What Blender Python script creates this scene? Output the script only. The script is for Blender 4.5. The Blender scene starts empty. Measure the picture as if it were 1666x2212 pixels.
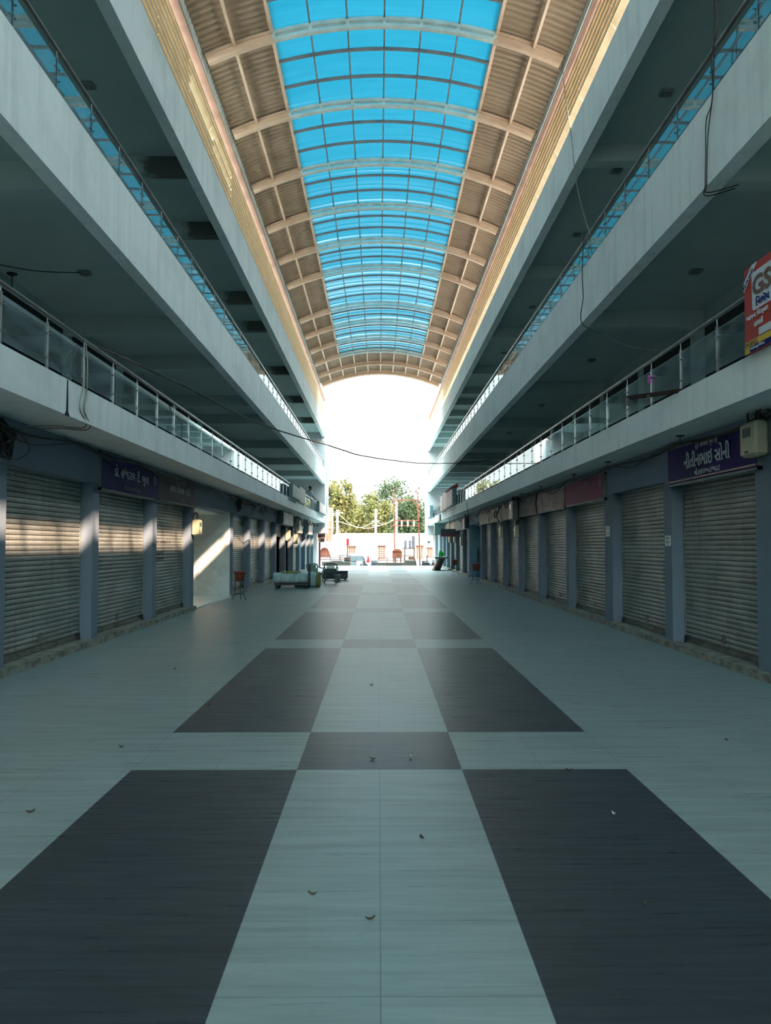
import bpy, math, random
from mathutils import Vector, Matrix
rnd = random.Random(7)
C = bpy.context.scene.collection
PI = math.pi
def R(a): return math.radians(a)
ORD = 'first second third fourth fifth sixth seventh eighth ninth tenth eleventh twelfth thirteenth fourteenth fifteenth sixteenth seventeenth eighteenth nineteenth twentieth'.split()

# ------------------------------------------------------------------ camera
F = 1770.0
CAM = Vector((0.0, 0.0, 1.63))
cd = bpy.data.cameras.new('camera'); cam = bpy.data.objects.new('camera', cd); C.objects.link(cam)
cd.sensor_fit = 'HORIZONTAL'; cd.sensor_width = 36; cd.lens = 36 * F / 1666.0
cd.clip_start = 0.05; cd.clip_end = 600
cam.location = CAM
cam.rotation_euler = (R(90) + math.atan(72 / F), 0, -math.atan(15 / F))
bpy.context.scene.camera = cam
_M = cam.rotation_euler.to_matrix()
def ray(px, py): return _M @ Vector(((px - 833) / F, (1106 - py) / F, -1.0))
def onX(px, py, X):
    d = ray(px, py); t = X / d.x; p = CAM + d * t; return p
def onY(px, py, Y):
    d = ray(px, py); t = Y / d.y; return CAM + d * t
def onZ(px, py, Z):
    d = ray(px, py); t = (Z - CAM.z) / d.z; return CAM + d * t

# ------------------------------------------------------------------ materials
def lin(c):
    c = c / 255.0
    return c / 12.92 if c <= 0.04045 else ((c + 0.055) / 1.055) ** 2.4
def S(r, g, b): return (lin(r), lin(g), lin(b), 1.0)
class NT:
    def __init__(s, name):
        s.m = bpy.data.materials.new(name); s.m.use_nodes = True
        s.t = s.m.node_tree; s.t.nodes.clear()
        s.out = s.n('ShaderNodeOutputMaterial')
    def n(s, typ, **k):
        nd = s.t.nodes.new(typ)
        for a, v in k.items(): setattr(nd, a, v)
        return nd
    def l(s, a, b): s.t.links.new(a, b)
    def val(s, sock, v):
        if hasattr(v, 'is_linked') or hasattr(v, 'links'): s.l(v, sock)
        else: sock.default_value = v
    def math(s, op, a, b=0.0, c=None):
        nd = s.n('ShaderNodeMath', operation=op); s.val(nd.inputs[0], a); s.val(nd.inputs[1], b)
        if c is not None: s.val(nd.inputs[2], c)
        return nd.outputs[0]
    def mix(s, f, a, b, bt='MIX'):
        nd = s.n('ShaderNodeMix', data_type='RGBA', blend_type=bt)
        s.val(nd.inputs[0], f); s.val(nd.inputs[6], a); s.val(nd.inputs[7], b)
        return nd.outputs[2]
    def pos(s): return s.n('ShaderNodeNewGeometry').outputs['Position']
    def noise(s, vec, scale=(1, 1, 1), sc=1.0, det=4.0, rough=0.55):
        mp = s.n('ShaderNodeMapping'); mp.inputs['Scale'].default_value = scale
        s.l(vec, mp.inputs[0])
        nz = s.n('ShaderNodeTexNoise'); nz.inputs['Scale'].default_value = sc
        nz.inputs['Detail'].default_value = det; nz.inputs['Roughness'].default_value = rough
        s.l(mp.outputs[0], nz.inputs['Vector']); return nz.outputs[0]
    def ramp(s, f, lo, hi):
        nd = s.n('ShaderNodeMapRange'); s.val(nd.inputs[0], f)
        nd.inputs[1].default_value = lo; nd.inputs[2].default_value = hi
        return nd.outputs[0]
    def pbsdf(s, col, rough=0.6, metal=0.0, spec=0.5):
        b = s.n('ShaderNodeBsdfPrincipled')
        s.val(b.inputs['Base Color'], col); s.val(b.inputs['Roughness'], rough)
        s.val(b.inputs['Metallic'], metal); b.inputs['Specular IOR Level'].default_value = spec
        return b
    def fresnel(s, ior):
        bf = s.n('ShaderNodeNewGeometry').outputs['Backfacing']
        mr = s.n('ShaderNodeMapRange'); s.l(bf, mr.inputs[0]); mr.inputs[3].default_value = ior; mr.inputs[4].default_value = 1.0 / ior
        fr = s.n('ShaderNodeFresnel'); s.l(mr.outputs[0], fr.inputs[0]); return fr
    def bump(s, h, dist=0.01, strength=0.5):
        b = s.n('ShaderNodeBump'); b.inputs['Strength'].default_value = strength; b.inputs['Distance'].default_value = dist
        s.l(h, b.inputs['Height']); return b.outputs[0]
    def done(s, sh): s.l(sh, s.out.inputs[0]); return s.m
_mc = {}
def pm(name, col, col2=None, rough=0.6, metal=0.0, spec=0.5, scale=(1, 1, 1), sc=3.0, lo=0.4, hi=0.68, bump=0.0):
    """painted / plain surface with a procedural wear pattern"""
    if name in _mc: return _mc[name]
    t = NT(name)
    p = t.pos()
    f = t.noise(p, scale, sc, 5.0, 0.6)
    if col2 is None: col2 = tuple(c * 0.8 for c in col[:3]) + (1,)
    c = t.mix(t.ramp(f, lo, hi), col, col2)
    b = t.pbsdf(c, rough, metal, spec)
    if bump: t.l(t.bump(f, bump), b.inputs['Normal'])
    _mc[name] = t.done(b.outputs[0]); return _mc[name]

def m_plaster(name, base, stain, streak):
    t = NT(name); p = t.pos()
    a = t.noise(p, (0.6, 0.6, 0.9), 1.1, 6, 0.62)
    v = t.noise(p, (1.7, 1.7, 0.13), 2.2, 6, 0.68)
    g = t.noise(p, (1, 1, 1), 14, 4, 0.6)
    c = t.mix(t.math('MULTIPLY', t.ramp(a, 0.47, 0.72), 0.45), base, stain)
    c = t.mix(t.math('MULTIPLY', t.ramp(v, 0.5, 0.76), 0.42), c, streak)
    c = t.mix(t.math('MULTIPLY', t.ramp(g, 0.5, 0.8), 0.15), c, stain)
    b = t.pbsdf(c, 0.8, 0, 0.12)
    t.l(t.bump(t.math('ADD', g, a), 0.012, 0.25), b.inputs['Normal'])
    return t.done(b.outputs[0])
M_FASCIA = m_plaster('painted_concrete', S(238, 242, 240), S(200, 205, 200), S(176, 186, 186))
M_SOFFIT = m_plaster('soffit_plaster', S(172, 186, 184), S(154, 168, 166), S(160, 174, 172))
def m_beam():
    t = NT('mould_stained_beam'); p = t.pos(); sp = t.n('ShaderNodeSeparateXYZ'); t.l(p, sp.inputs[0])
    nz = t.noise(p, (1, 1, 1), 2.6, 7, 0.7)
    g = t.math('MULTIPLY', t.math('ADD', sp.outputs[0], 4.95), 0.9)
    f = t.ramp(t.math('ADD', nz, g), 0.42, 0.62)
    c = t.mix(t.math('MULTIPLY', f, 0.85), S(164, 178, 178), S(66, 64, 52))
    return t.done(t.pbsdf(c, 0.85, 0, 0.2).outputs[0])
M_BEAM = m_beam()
M_WALL = m_plaster('shop_wall_paint', S(132, 148, 164), S(114, 128, 142), S(142, 156, 170))
M_PILLAR = m_plaster('pillar_paint', S(116, 132, 146), S(98, 110, 122), S(130, 144, 156))
M_PASSAGE = pm('passage_tile', S(228, 238, 234), S(206, 216, 212), 0.3, 0, 0.5, (1, 1, 1), 3)
M_BLUEWALL = m_plaster('passage_blue_paint', S(124, 170, 192), S(106, 146, 166), S(130, 176, 196))
M_PLINTH = pm('plinth_stone', S(150, 150, 138), S(92, 94, 86), 0.7, 0, 0.3, (1, 1, 2), 5)
M_CONCRETE = m_plaster('pier_concrete', S(172, 172, 172), S(150, 150, 150), S(146, 146, 146))
M_TERRACE = pm('terrace_screed', S(216, 206, 196), S(196, 186, 176), 0.8, 0, 0.2)
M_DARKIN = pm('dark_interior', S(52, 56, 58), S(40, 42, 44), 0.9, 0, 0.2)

def m_floor():
    t = NT('marble_tile_floor'); p = t.pos()
    sp = t.n('ShaderNodeSeparateXYZ'); t.l(p, sp.inputs[0]); x, y = sp.outputs[0], sp.outputs[1]
    xs = t.math('SUBTRACT', x, 0.008)
    ax = t.math('ABSOLUTE', xs)
    inner = t.math('LESS_THAN', ax, 0.6)
    mid = t.math('SUBTRACT', t.math('LESS_THAN', ax, 1.8), inner)
    ph = t.math('FLOORED_MODULO', t.math('SUBTRACT', y, 6.03), 7.05)
    band = t.math('LESS_THAN', ph, 1.2)
    nb = t.math('SUBTRACT', 1.0, band)
    dark = t.math('ADD', t.math('MULTIPLY', mid, nb), t.math('MULTIPLY', inner, band))
    # tile index and joints (0.6 m tiles)
    tx = t.math('DIVIDE', xs, 0.6); ty = t.math('DIVIDE', t.math('SUBTRACT', y, 6.03), 0.6)
    cmb = t.n('ShaderNodeCombineXYZ'); t.l(t.math('FLOOR', tx), cmb.inputs[0]); t.l(t.math('FLOOR', ty), cmb.inputs[1])
    wn = t.n('ShaderNodeTexWhiteNoise'); t.l(cmb.outputs[0], wn.inputs['Vector'])
    jx = t.math('ABSOLUTE', t.math('SUBTRACT', t.math('FRACT', tx), 0.5)); jy = t.math('ABSOLUTE', t.math('SUBTRACT', t.math('FRACT', ty), 0.5))
    joint = t.math('GREATER_THAN', t.math('MAXIMUM', jx, jy), 0.4965)
    st = t.noise(p, (0.55, 5.5, 1), 1.7, 7, 0.66)
    st2 = t.noise(p, (0.9, 13, 1), 2.0, 5, 0.6)
    bl = t.noise(p, (1, 1, 1), 0.35, 4, 0.5)
    lt = t.mix(t.ramp(st, 0.34, 0.7), S(150, 164, 161), S(121, 135, 132))
    lt = t.mix(t.math('MULTIPLY', wn.outputs[0], 0.16), lt, S(107, 118, 112))
    lt = t.mix(t.math('MULTIPLY', t.ramp(bl, 0.42, 0.7), 0.3), lt, S(111, 127, 125))
    dk = t.mix(t.ramp(st, 0.35, 0.7), S(55, 62, 67), S(46, 51, 56))
    dk = t.mix(t.math('MULTIPLY', wn.outputs[0], 0.2), dk, S(43, 46, 49))
    c = t.mix(dark, lt, dk)
    jstr = t.math('MULTIPLY', joint, t.math('SUBTRACT', 0.62, t.math('MULTIPLY', dark, 0.42)))
    c = t.mix(jstr, c, S(74, 80, 80))
    gr = t.noise(p, (1, 1, 1), 9, 6, 0.7)
    c = t.mix(t.math('MULTIPLY', t.ramp(gr, 0.6, 0.8), 0.35), c, S(96, 98, 92))
    ro = t.math('ADD', 0.17, t.math('MULTIPLY', st2, 0.3))
    df = t.n('ShaderNodeBsdfDiffuse'); t.l(c, df.inputs[0])
    gl = t.n('ShaderNodeBsdfGlossy'); t.l(ro, gl.inputs['Roughness'])
    h = t.math('ADD', st2, t.math('MULTIPLY', st, 0.6)); nb_ = t.bump(h, 0.008, 0.25)
    t.l(nb_, df.inputs['Normal']); t.l(nb_, gl.inputs['Normal'])
    lw = t.n('ShaderNodeLayerWeight'); lw.inputs[0].default_value = 0.5
    fa = t.math('ADD', 0.012, t.math('MULTIPLY', 0.42, t.math('POWER', lw.outputs['Facing'], 3.0)))
    fa = t.math('MULTIPLY', fa, t.math('ADD', 0.4, t.math('MULTIPLY', st2, 1.2)))
    mx = t.n('ShaderNodeMixShader'); t.l(fa, mx.inputs[0]); t.l(df.outputs[0], mx.inputs[1]); t.l(gl.outputs[0], mx.inputs[2])
    return t.done(mx.outputs[0])
M_FLOOR = m_floor()

def m_skylight():
    t = NT('blue_polycarbonate'); p = t.pos()
    st = t.noise(p, (0.5, 3.0, 1), 1.6, 6, 0.65)
    sp = t.noise(p, (1, 1.6, 1), 5.5, 3, 0.5)
    c = t.mix(t.ramp(st, 0.35, 0.7), (0.0024, 0.0285, 0.0425, 1), (0.002, 0.025, 0.0385, 1))
    c = t.mix(t.math('MULTIPLY', t.ramp(sp, 0.66, 0.74), 0.6), c, (0.003, 0.026, 0.045, 1))
    tr = t.n('ShaderNodeBsdfTranslucent'); t.l(c, tr.inputs[0])
    gl = t.n('ShaderNodeBsdfGlossy'); gl.inputs['Roughness'].default_value = 0.16
    fr = t.fresnel(1.3)
    mx = t.n('ShaderNodeMixShader'); t.l(fr.outputs[0], mx.inputs[0]); t.l(tr.outputs[0], mx.inputs[1]); t.l(gl.outputs[0], mx.inputs[2])
    return t.done(mx.outputs[0])
M_SKY = m_skylight()

def m_glass(name, ior, dust, dustcol):
    t = NT(name); p = t.pos()
    tr = t.n('ShaderNodeBsdfTransparent'); tr.inputs[0].default_value = (0.74, 0.8, 0.8, 1)
    gl = t.n('ShaderNodeBsdfGlossy'); gl.inputs['Roughness'].default_value = 0.012; gl.inputs[0].default_value = (0.9, 0.95, 0.95, 1)
    fr = t.fresnel(ior)
    df = t.n('ShaderNodeBsdfDiffuse'); df.inputs[0].default_value = dustcol
    nz = t.noise(p, (1, 0.6, 2.2), 2.5, 5, 0.6)
    d = t.math('MULTIPLY', t.ramp(nz, 0.25, 0.75), dust)
    m1 = t.n('ShaderNodeMixShader'); t.l(d, m1.inputs[0]); t.l(tr.outputs[0], m1.inputs[1]); t.l(df.outputs[0], m1.inputs[2])
    m2 = t.n('ShaderNodeMixShader'); t.l(fr.outputs[0], m2.inputs[0]); t.l(m1.outputs[0], m2.inputs[1]); t.l(gl.outputs[0], m2.inputs[2])
    t.l(t.bump(t.noise(p, (1, 0.5, 0.5), 1.3, 2, 0.5), 0.02, 0.022), gl.inputs['Normal'])
    return t.done(m2.outputs[0])
M_GLASS = m_glass('railing_glass', 1.8, 0.5, S(150, 168, 172))

def m_shutter():
    t = NT('galvanised_shutter'); p = t.pos()
    a = t.noise(p, (1, 0.8, 1.6), 1.5, 6, 0.65)
    v = t.noise(p, (1, 5, 0.35), 2.0, 5, 0.6)
    g = t.noise(p, (1, 2.5, 12), 4.0, 4, 0.7)
    c = t.mix(t.ramp(a, 0.36, 0.68), S(166, 172, 167), S(130, 135, 128))
    c = t.mix(t.math('MULTIPLY', t.ramp(v, 0.5, 0.78), 0.55), c, S(112, 110, 98))
    c = t.mix(t.math('MULTIPLY', t.ramp(g, 0.58, 0.76), 0.6), c, S(80, 78, 68))
    b = t.pbsdf(c, 0.5, 0.25, 0.5)
    return t.done(b.outputs[0])
M_SHUT = m_shutter()
M_SHUTBAR = pm('shutter_bottom_bar', S(126, 126, 116), S(86, 84, 74), 0.55, 0.2)
M_STEEL = pm('brushed_steel', S(146, 150, 152), S(124, 128, 130), 0.28, 0.9)
M_RAILDARK = pm('handrail_steel', S(140, 138, 134), S(110, 106, 102), 0.3, 0.85)
M_BEIGE = pm('beige_roof_paint', S(164, 144, 124), S(150, 130, 110), 0.6, 0, 0.4, (1, 1, 1), 1.2)
M_RIBBEIGE = pm('beige_rib_paint', S(206, 180, 158), S(188, 160, 136), 0.55, 0, 0.4, (1, 1, 1), 2)
M_RIBGREY = pm('pale_green_rib_paint', S(186, 202, 198), S(166, 180, 176), 0.5, 0, 0.4, (1, 1, 1), 3)
M_MULL = pm('grey_glazing_bar', S(124, 122, 124), S(108, 106, 110), 0.5, 0, 0.4)
M_LOUV = pm('tan_louvre_paint', S(206, 186, 156), S(188, 168, 136), 0.55, 0, 0.4)
M_GUTTER = pm('gutter_paint', S(190, 202, 202), S(168, 178, 178), 0.6)
M_WALLPINK = pm('pinkish_beam_paint', S(150, 116, 102), S(130, 100, 86), 0.7, 0, 0.3, (1, 1, 1), 1.5)
M_BLACK = pm('black_cable', S(30, 30, 30), S(42, 42, 42), 0.6)
M_CABLEPALE = pm('grey_cable', S(150, 146, 134), S(110, 106, 98), 0.6)
M_CABLEBROWN = pm('brown_cable', S(70, 62, 50), S(50, 46, 38), 0.6)
M_BLKMETAL = pm('black_metal', S(38, 40, 44), S(54, 52, 50), 0.45, 0.3)
M_RUST = pm('rusty_steel', S(128, 86, 66), S(92, 62, 50), 0.8, 0.1, 0.3, (1, 1, 1), 6)
M_RUSTORANGE = pm('red_oxide_steel', S(150, 84, 60), S(116, 66, 50), 0.7, 0.0, 0.3, (1, 1, 1), 4)
M_WHITE = pm('white_paint', S(206, 200, 184), S(190, 184, 168), 0.6)
M_PAPER = pm('white_paper', S(228, 230, 230), S(210, 212, 212), 0.8)
M_NAVY = pm('navy_banner', S(38, 42, 112), S(28, 30, 84), 0.6, 0, 0.08, (1, 1, 1), 1.6)
M_PURPLE = pm('purple_banner', S(62, 46, 108), S(38, 32, 74), 0.6, 0, 0.08, (1, 1, 1), 1.6)
M_BROWNBAN = pm('brown_banner', S(98, 84, 92), S(78, 68, 74), 0.6, 0, 0.08, (1, 1, 1), 2)
M_MAROON = pm('maroon_banner', S(150, 66, 98), S(104, 60, 80), 0.6, 0, 0.08, (1, 0.7, 2), 1.6)
M_FADED = pm('faded_pink_banner', S(196, 168, 158), S(156, 132, 126), 0.7, 0, 0.3, (1, 0.8, 1.6), 2.2)
M_FADED2 = pm('faded_cream_banner', S(204, 184, 168), S(168, 148, 132), 0.7, 0, 0.3, (1, 0.8, 1.6), 2.6)
M_TORN = pm('torn_grey_banner', S(107, 118, 112), S(178, 128, 132), 0.7, 0, 0.3, (1, 0.5, 2.4), 1.8)
M_LETTER = pm('pale_lettering', S(206, 214, 220), S(194, 202, 208), 0.6)
M_LETTERDIM = pm('dim_lettering', S(150, 150, 160), S(136, 136, 146), 0.6)
M_LETTERDARK = pm('dark_lettering', S(40, 40, 48), S(48, 46, 52), 0.7)
M_SIGNFRAME = pm('weathered_frame', S(134, 144, 140), S(98, 102, 96), 0.6, 0.2)
M_RED = pm('red_hoarding', S(188, 52, 44), S(160, 44, 40), 0.55, 0, 0.4, (1, 2, 1), 2)
M_YELLOW = pm('yellow_hoarding', S(214, 178, 60), S(190, 156, 50), 0.55)
M_HWHITE = pm('white_hoarding', S(214, 218, 224), S(200, 204, 210), 0.55)
M_MBROWN = pm('brown_lettering', S(116, 84, 70), S(104, 74, 62), 0.6)
M_METER = pm('cream_plastic', S(188, 184, 154), S(168, 164, 136), 0.5)
M_METERGREY = pm('grey_plastic', S(120, 128, 124), S(104, 110, 106), 0.5)
M_LCD = pm('dark_display', S(40, 56, 44), S(34, 48, 38), 0.3)
M_TERRA = pm('terracotta_plastic', S(142, 74, 60), S(122, 62, 52), 0.55)
M_SOIL = pm('dry_soil', S(84, 70, 56), S(64, 54, 44), 0.9)
M_TARP = pm('pale_blue_tarpaulin', S(176, 206, 204), S(150, 184, 182), 0.5, 0, 0.4, (1, 1, 1), 4)
M_SACK = pm('olive_sacking', S(150, 156, 96), S(124, 130, 80), 0.8)
M_GREENPLAS = pm('dark_green_plastic', S(98, 118, 108), S(84, 102, 94), 0.45)
M_TEALPLAS = pm('pale_teal_plastic', S(150, 182, 176), S(134, 164, 160), 0.45)
M_GREENBRIGHT = pm('bright_green_cloth', S(30, 170, 80), S(24, 140, 66), 0.8)
M_WOOD = pm('weathered_board', S(120, 100, 84), S(84, 70, 60), 0.8, 0, 0.3, (1, 1, 3), 4)
M_REDDARK = pm('dark_red_sign', S(112, 34, 42), S(92, 28, 36), 0.55)
M_SLATE = pm('slate_signboard', S(70, 72, 86), S(58, 60, 72), 0.55)
M_STREET = pm('street_surface', S(140, 134, 126), S(120, 116, 110), 0.9, 0, 0.2, (1, 1, 1), 0.6)
M_PLANTER = m_plaster('rough_planter_concrete', S(92, 84, 76), S(72, 66, 58), S(78, 71, 63))
M_HOUSE = pm('whitewash', S(214, 209, 202), S(200, 195, 187), 0.8, 0, 0.2)
M_PINKTRIM = pm('salmon_trim', S(196, 142, 116), S(178, 126, 102), 0.7)
M_TERRAWALL = pm('terracotta_wall', S(172, 96, 70), S(150, 84, 62), 0.8)
M_CARWHITE = pm('car_white_paint', S(176, 179, 182), S(166, 169, 172), 0.35, 0, 0.6)
M_CARGLASS = pm('car_glass', S(110, 116, 118), S(96, 102, 104), 0.12, 0, 0.6)
M_TYRE = pm('tyre_rubber', S(40, 40, 42), S(52, 52, 54), 0.8)
M_SILVER = pm('silver_paint', S(140, 145, 150), S(124, 129, 134), 0.4, 0.3)
M_TAIL = pm('red_lamp_plastic', S(206, 40, 40), S(180, 34, 34), 0.3)
M_BARK = pm('bark', S(112, 92, 74), S(84, 70, 56), 0.9)
M_SKIN = pm('skin', S(112, 78, 60), S(102, 70, 54), 0.6)
M_HAIR = pm('black_hair', S(24, 22, 22), S(32, 28, 28), 0.6)
M_SHIRT = pm('pale_blue_shirt', S(160, 196, 204), S(144, 180, 190), 0.8)
M_TROUSER = pm('dark_trousers', S(54, 56, 66), S(46, 48, 58), 0.8)
M_PINKBALL = pm('pink_ribbon', S(196, 90, 180), S(176, 76, 160), 0.6)
M_BLUEDOOR = pm('teal_door_paint', S(60, 122, 146), S(48, 102, 124), 0.5)
M_ORANGE = pm('orange_sticker', S(220, 104, 48), S(200, 90, 40), 0.6)
def m_leaf(name, a, b):
    t = NT(name); p = t.pos()
    c = t.mix(t.ramp(t.noise(p, (1, 1, 1), 1.3, 3, 0.6), 0.35, 0.65), a, b)
    d = t.n('ShaderNodeBsdfDiffuse'); t.l(c, d.inputs[0])
    tr = t.n('ShaderNodeBsdfTranslucent'); t.l(c, tr.inputs[0])
    mx = t.n('ShaderNodeMixShader'); mx.inputs[0].default_value = 0.3; t.l(d.outputs[0], mx.inputs[1]); t.l(tr.outputs[0], mx.inputs[2])
    return t.done(mx.outputs[0])
M_LEAFY = m_leaf('yellow_green_leaf', S(100, 94, 58), S(68, 70, 42))
M_LEAFG = m_leaf('mid_green_leaf', S(64, 72, 50), S(46, 56, 40))

# ------------------------------------------------------------------ mesh builder
class MB:
    def __init__(s): s.v = []; s.f = []; s.sm = []; s.mi = []; s.cur = 0
    def add(s, vs, fs, smooth=False):
        o = len(s.v); s.v += [tuple(v) for v in vs]
        for f in fs: s.f.append([i + o for i in f]); s.sm.append(smooth); s.mi.append(s.cur)
        return s
    def box(s, a, b):
        x0, y0, z0 = (min(a[i], b[i]) for i in range(3)); x1, y1, z1 = (max(a[i], b[i]) for i in range(3))
        return s.add([(x0, y0, z0), (x1, y0, z0), (x1, y1, z0), (x0, y1, z0), (x0, y0, z1), (x1, y0, z1), (x1, y1, z1), (x0, y1, z1)],
              [(0, 3, 2, 1), (4, 5, 6, 7), (0, 1, 5, 4), (1, 2, 6, 5), (2, 3, 7, 6), (3, 0, 4, 7)])
    def cbox(s, a, b, c=0.02):
        """box with chamfered vertical-profile edges (rounded-looking slab)"""
        x0, y0, z0 = (min(a[i], b[i]) for i in range(3)); x1, y1, z1 = (max(a[i], b[i]) for i in range(3))
        def ring(z, i): return [(x0 + c + i, y0 + i, z), (x1 - c - i, y0 + i, z), (x1 - i, y0 + c + i, z), (x1 - i, y1 - c - i, z), (x1 - c - i, y1 - i, z), (x0 + c + i, y1 - i, z), (x0 + i, y1 - c - i, z), (x0 + i, y0 + c + i, z)]
        rs = [ring(z0, c), ring(z0 + c, 0), ring(z1 - c, 0), ring(z1, c)]
        vs = [v for r in rs for v in r]; fs = [tuple(reversed(range(8))), tuple(range(24, 32))]
        for k in range(3):
            for i in range(8): fs.append((k * 8 + i, k * 8 + (i + 1) % 8, k * 8 + 8 + (i + 1) % 8, k * 8 + 8 + i))
        return s.add(vs, fs)
    def bar(s, p, q, w, h=None):
        """square bar between two points"""
        h = h or w; p, q = Vector(p), Vector(q); d = (q - p).normalized()
        u = d.cross(Vector((0, 0, 1)))
        if u.length < 1e-4: u = Vector((1, 0, 0))
        u.normalize(); n = u.cross(d)
        vs = []
        for c in (p, q):
            for a, b in ((-1, -1), (1, -1), (1, 1), (-1, 1)): vs.append(c + u * (a * w / 2) + n * (b * h / 2))
        return s.add(vs, [(0, 1, 2, 3), (7, 6, 5, 4), (0, 4, 5, 1), (1, 5, 6, 2), (2, 6, 7, 3), (3, 7, 4, 0)])
    def tube(s, pts, r, n=8, caps=True):
        pts = [Vector(p) for p in pts]; rs = r if isinstance(r, (list, tuple)) else [r] * len(pts)
        ref = None; vs = []
        for i, p in enumerate(pts):
            d = (pts[min(i + 1, len(pts) - 1)] - pts[max(i - 1, 0)]).normalized()
            if ref is None:
                ref = d.cross(Vector((0, 0, 1)))
                if ref.length < 1e-3: ref = Vector((1, 0, 0))
            u = (ref - d * ref.dot(d)); u.normalize(); ref = u; w = d.cross(u)
            for k in range(n):
                a = 2 * PI * k / n; vs.append(p + (u * math.cos(a) + w * math.sin(a)) * rs[i])
        fs = []
        for i in range(len(pts) - 1):
            for k in range(n): fs.append((i * n + k, i * n + (k + 1) % n, (i + 1) * n + (k + 1) % n, (i + 1) * n + k))
        s.add(vs, fs, True)
        if caps:
            s.add(vs[:n], [tuple(reversed(range(n)))]); s.add(vs[-n:], [tuple(range(n))])
        return s
    def lathe(s, c, prof, n=16, axis='Z'):
        c = Vector(c); vs = []
        for r, z in prof:
            for k in range(n):
                a = 2 * PI * k / n
                o = {'Z': (r * math.cos(a), r * math.sin(a), z), 'X': (z, r * math.cos(a), r * math.sin(a)), 'Y': (r * math.sin(a), z, r * math.cos(a))}[axis]
                vs.append(c + Vector(o))
        fs = []
        for i in range(len(prof) - 1):
            for k in range(n): fs.append((i * n + k, i * n + (k + 1) % n, (i + 1) * n + (k + 1) % n, (i + 1) * n + k))
        s.add(vs, fs, True); m = len(prof)
        s.add(vs[:n], [tuple(reversed(range(n)))]); s.add(vs[(m - 1) * n:], [tuple(range(n))]); return s
    def ball(s, c, r, n=10, sc=(1, 1, 1)):
        c = Vector(c); vs = []; fs = []
        for i in range(n // 2 + 1):
            th = PI * i / (n // 2)
            for k in range(n):
                a = 2 * PI * k / n
                vs.append(c + Vector((r * sc[0] * math.sin(th) * math.cos(a), r * sc[1] * math.sin(th) * math.sin(a), r * sc[2] * math.cos(th))))
        for i in range(n // 2):
            for k in range(n): fs.append((i * n + k, (i + 1) * n + k, (i + 1) * n + (k + 1) % n, i * n + (k + 1) % n))
        return s.add(vs, fs, True)
    def prism(s, poly, d):
        """closed polygon (list of 3D points) extruded by vector d"""
        n = len(poly); a = [Vector(p) for p in poly]; b = [p + Vector(d) for p in a]
        fs = [tuple(range(n)), tuple(reversed(range(n, 2 * n)))]
        for i in range(n): fs.append((i, i + n, (i + 1) % n + n, (i + 1) % n))
        return s.add(a + b, fs)
    def grid(s, fn, nu, nv, smooth=True):
        vs = [fn(i / nu, j / nv) for j in range(nv + 1) for i in range(nu + 1)]
        fs = [(j * (nu + 1) + i, j * (nu + 1) + i + 1, (j + 1) * (nu + 1) + i + 1, (j + 1) * (nu + 1) + i) for j in range(nv) for i in range(nu)]
        return s.add(vs, fs, smooth)

def origin(o):
    p = Vector((0, 0, 0))
    while o is not None: p = p + Vector(o.location); o = o.parent
    return p
def obj(name, mb, mat, parent=None):
    me = bpy.data.meshes.new(name)
    off = origin(parent) if parent is not None else Vector((0, 0, 0))
    me.from_pydata([(v[0] - off.x, v[1] - off.y, v[2] - off.z) for v in mb.v], [], mb.f)
    me.polygons.foreach_set('use_smooth', mb.sm)
    for m in (mat if isinstance(mat, (list, tuple)) else [mat]): me.materials.append(m)
    if isinstance(mat, (list, tuple)): me.polygons.foreach_set('material_index', mb.mi)
    me.update()
    o = bpy.data.objects.new(name, me); C.objects.link(o)
    if parent is not None: o.parent = parent
    return o
def tag(o, label, cat=None, group=None, kind=None):
    o['label'] = label
    if cat: o['category'] = cat
    if group: o['group'] = group
    if kind: o['kind'] = kind
    return o
def thing(name, label, cat, loc=(0, 0, 0), group=None):
    o = bpy.data.objects.new(name, None); C.objects.link(o); o.location = loc; o.empty_display_size = 0.2
    return tag(o, label, cat, group)
def struct(name, mb, mat, label, cat='building part', parent=None):
    o = obj(name, mb, mat, parent)
    if parent is None: tag(o, label, cat, None, 'structure')
    return o
def dup(root, loc, rotz=None, label=None, group=None):
    r = root.copy(); C.objects.link(r); r.location = loc
    if rotz is not None: r.rotation_euler = (0, 0, rotz)
    if label: r['label'] = label
    if group: r['group'] = group
    for ch in list(root.children):
        c = ch.copy(); C.objects.link(c); c.parent = r
        for g in list(ch.children):
            d = g.copy(); C.objects.link(d); d.parent = c
    return r
def arc_pts(pts, n=24, jitter=0.0):
    """smooth Catmull-Rom through pts"""
    P = [Vector(p) for p in pts]; P = [P[0]] + P + [P[-1]]; out = []
    for i in range(1, len(P) - 2):
        for k in range(n):
            t = k / n; a, b, c, d = P[i - 1], P[i], P[i + 1], P[i + 2]
            q = 0.5 * ((2 * b) + (c - a) * t + (2 * a - 5 * b + 4 * c - d) * t * t + (3 * b - a - 3 * c + d) * t ** 3)
            if jitter: q = q + Vector((rnd.uniform(-1, 1), rnd.uniform(-1, 1), rnd.uniform(-1, 1))) * jitter
            out.append(q)
    out.append(P[-2]); return out

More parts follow.
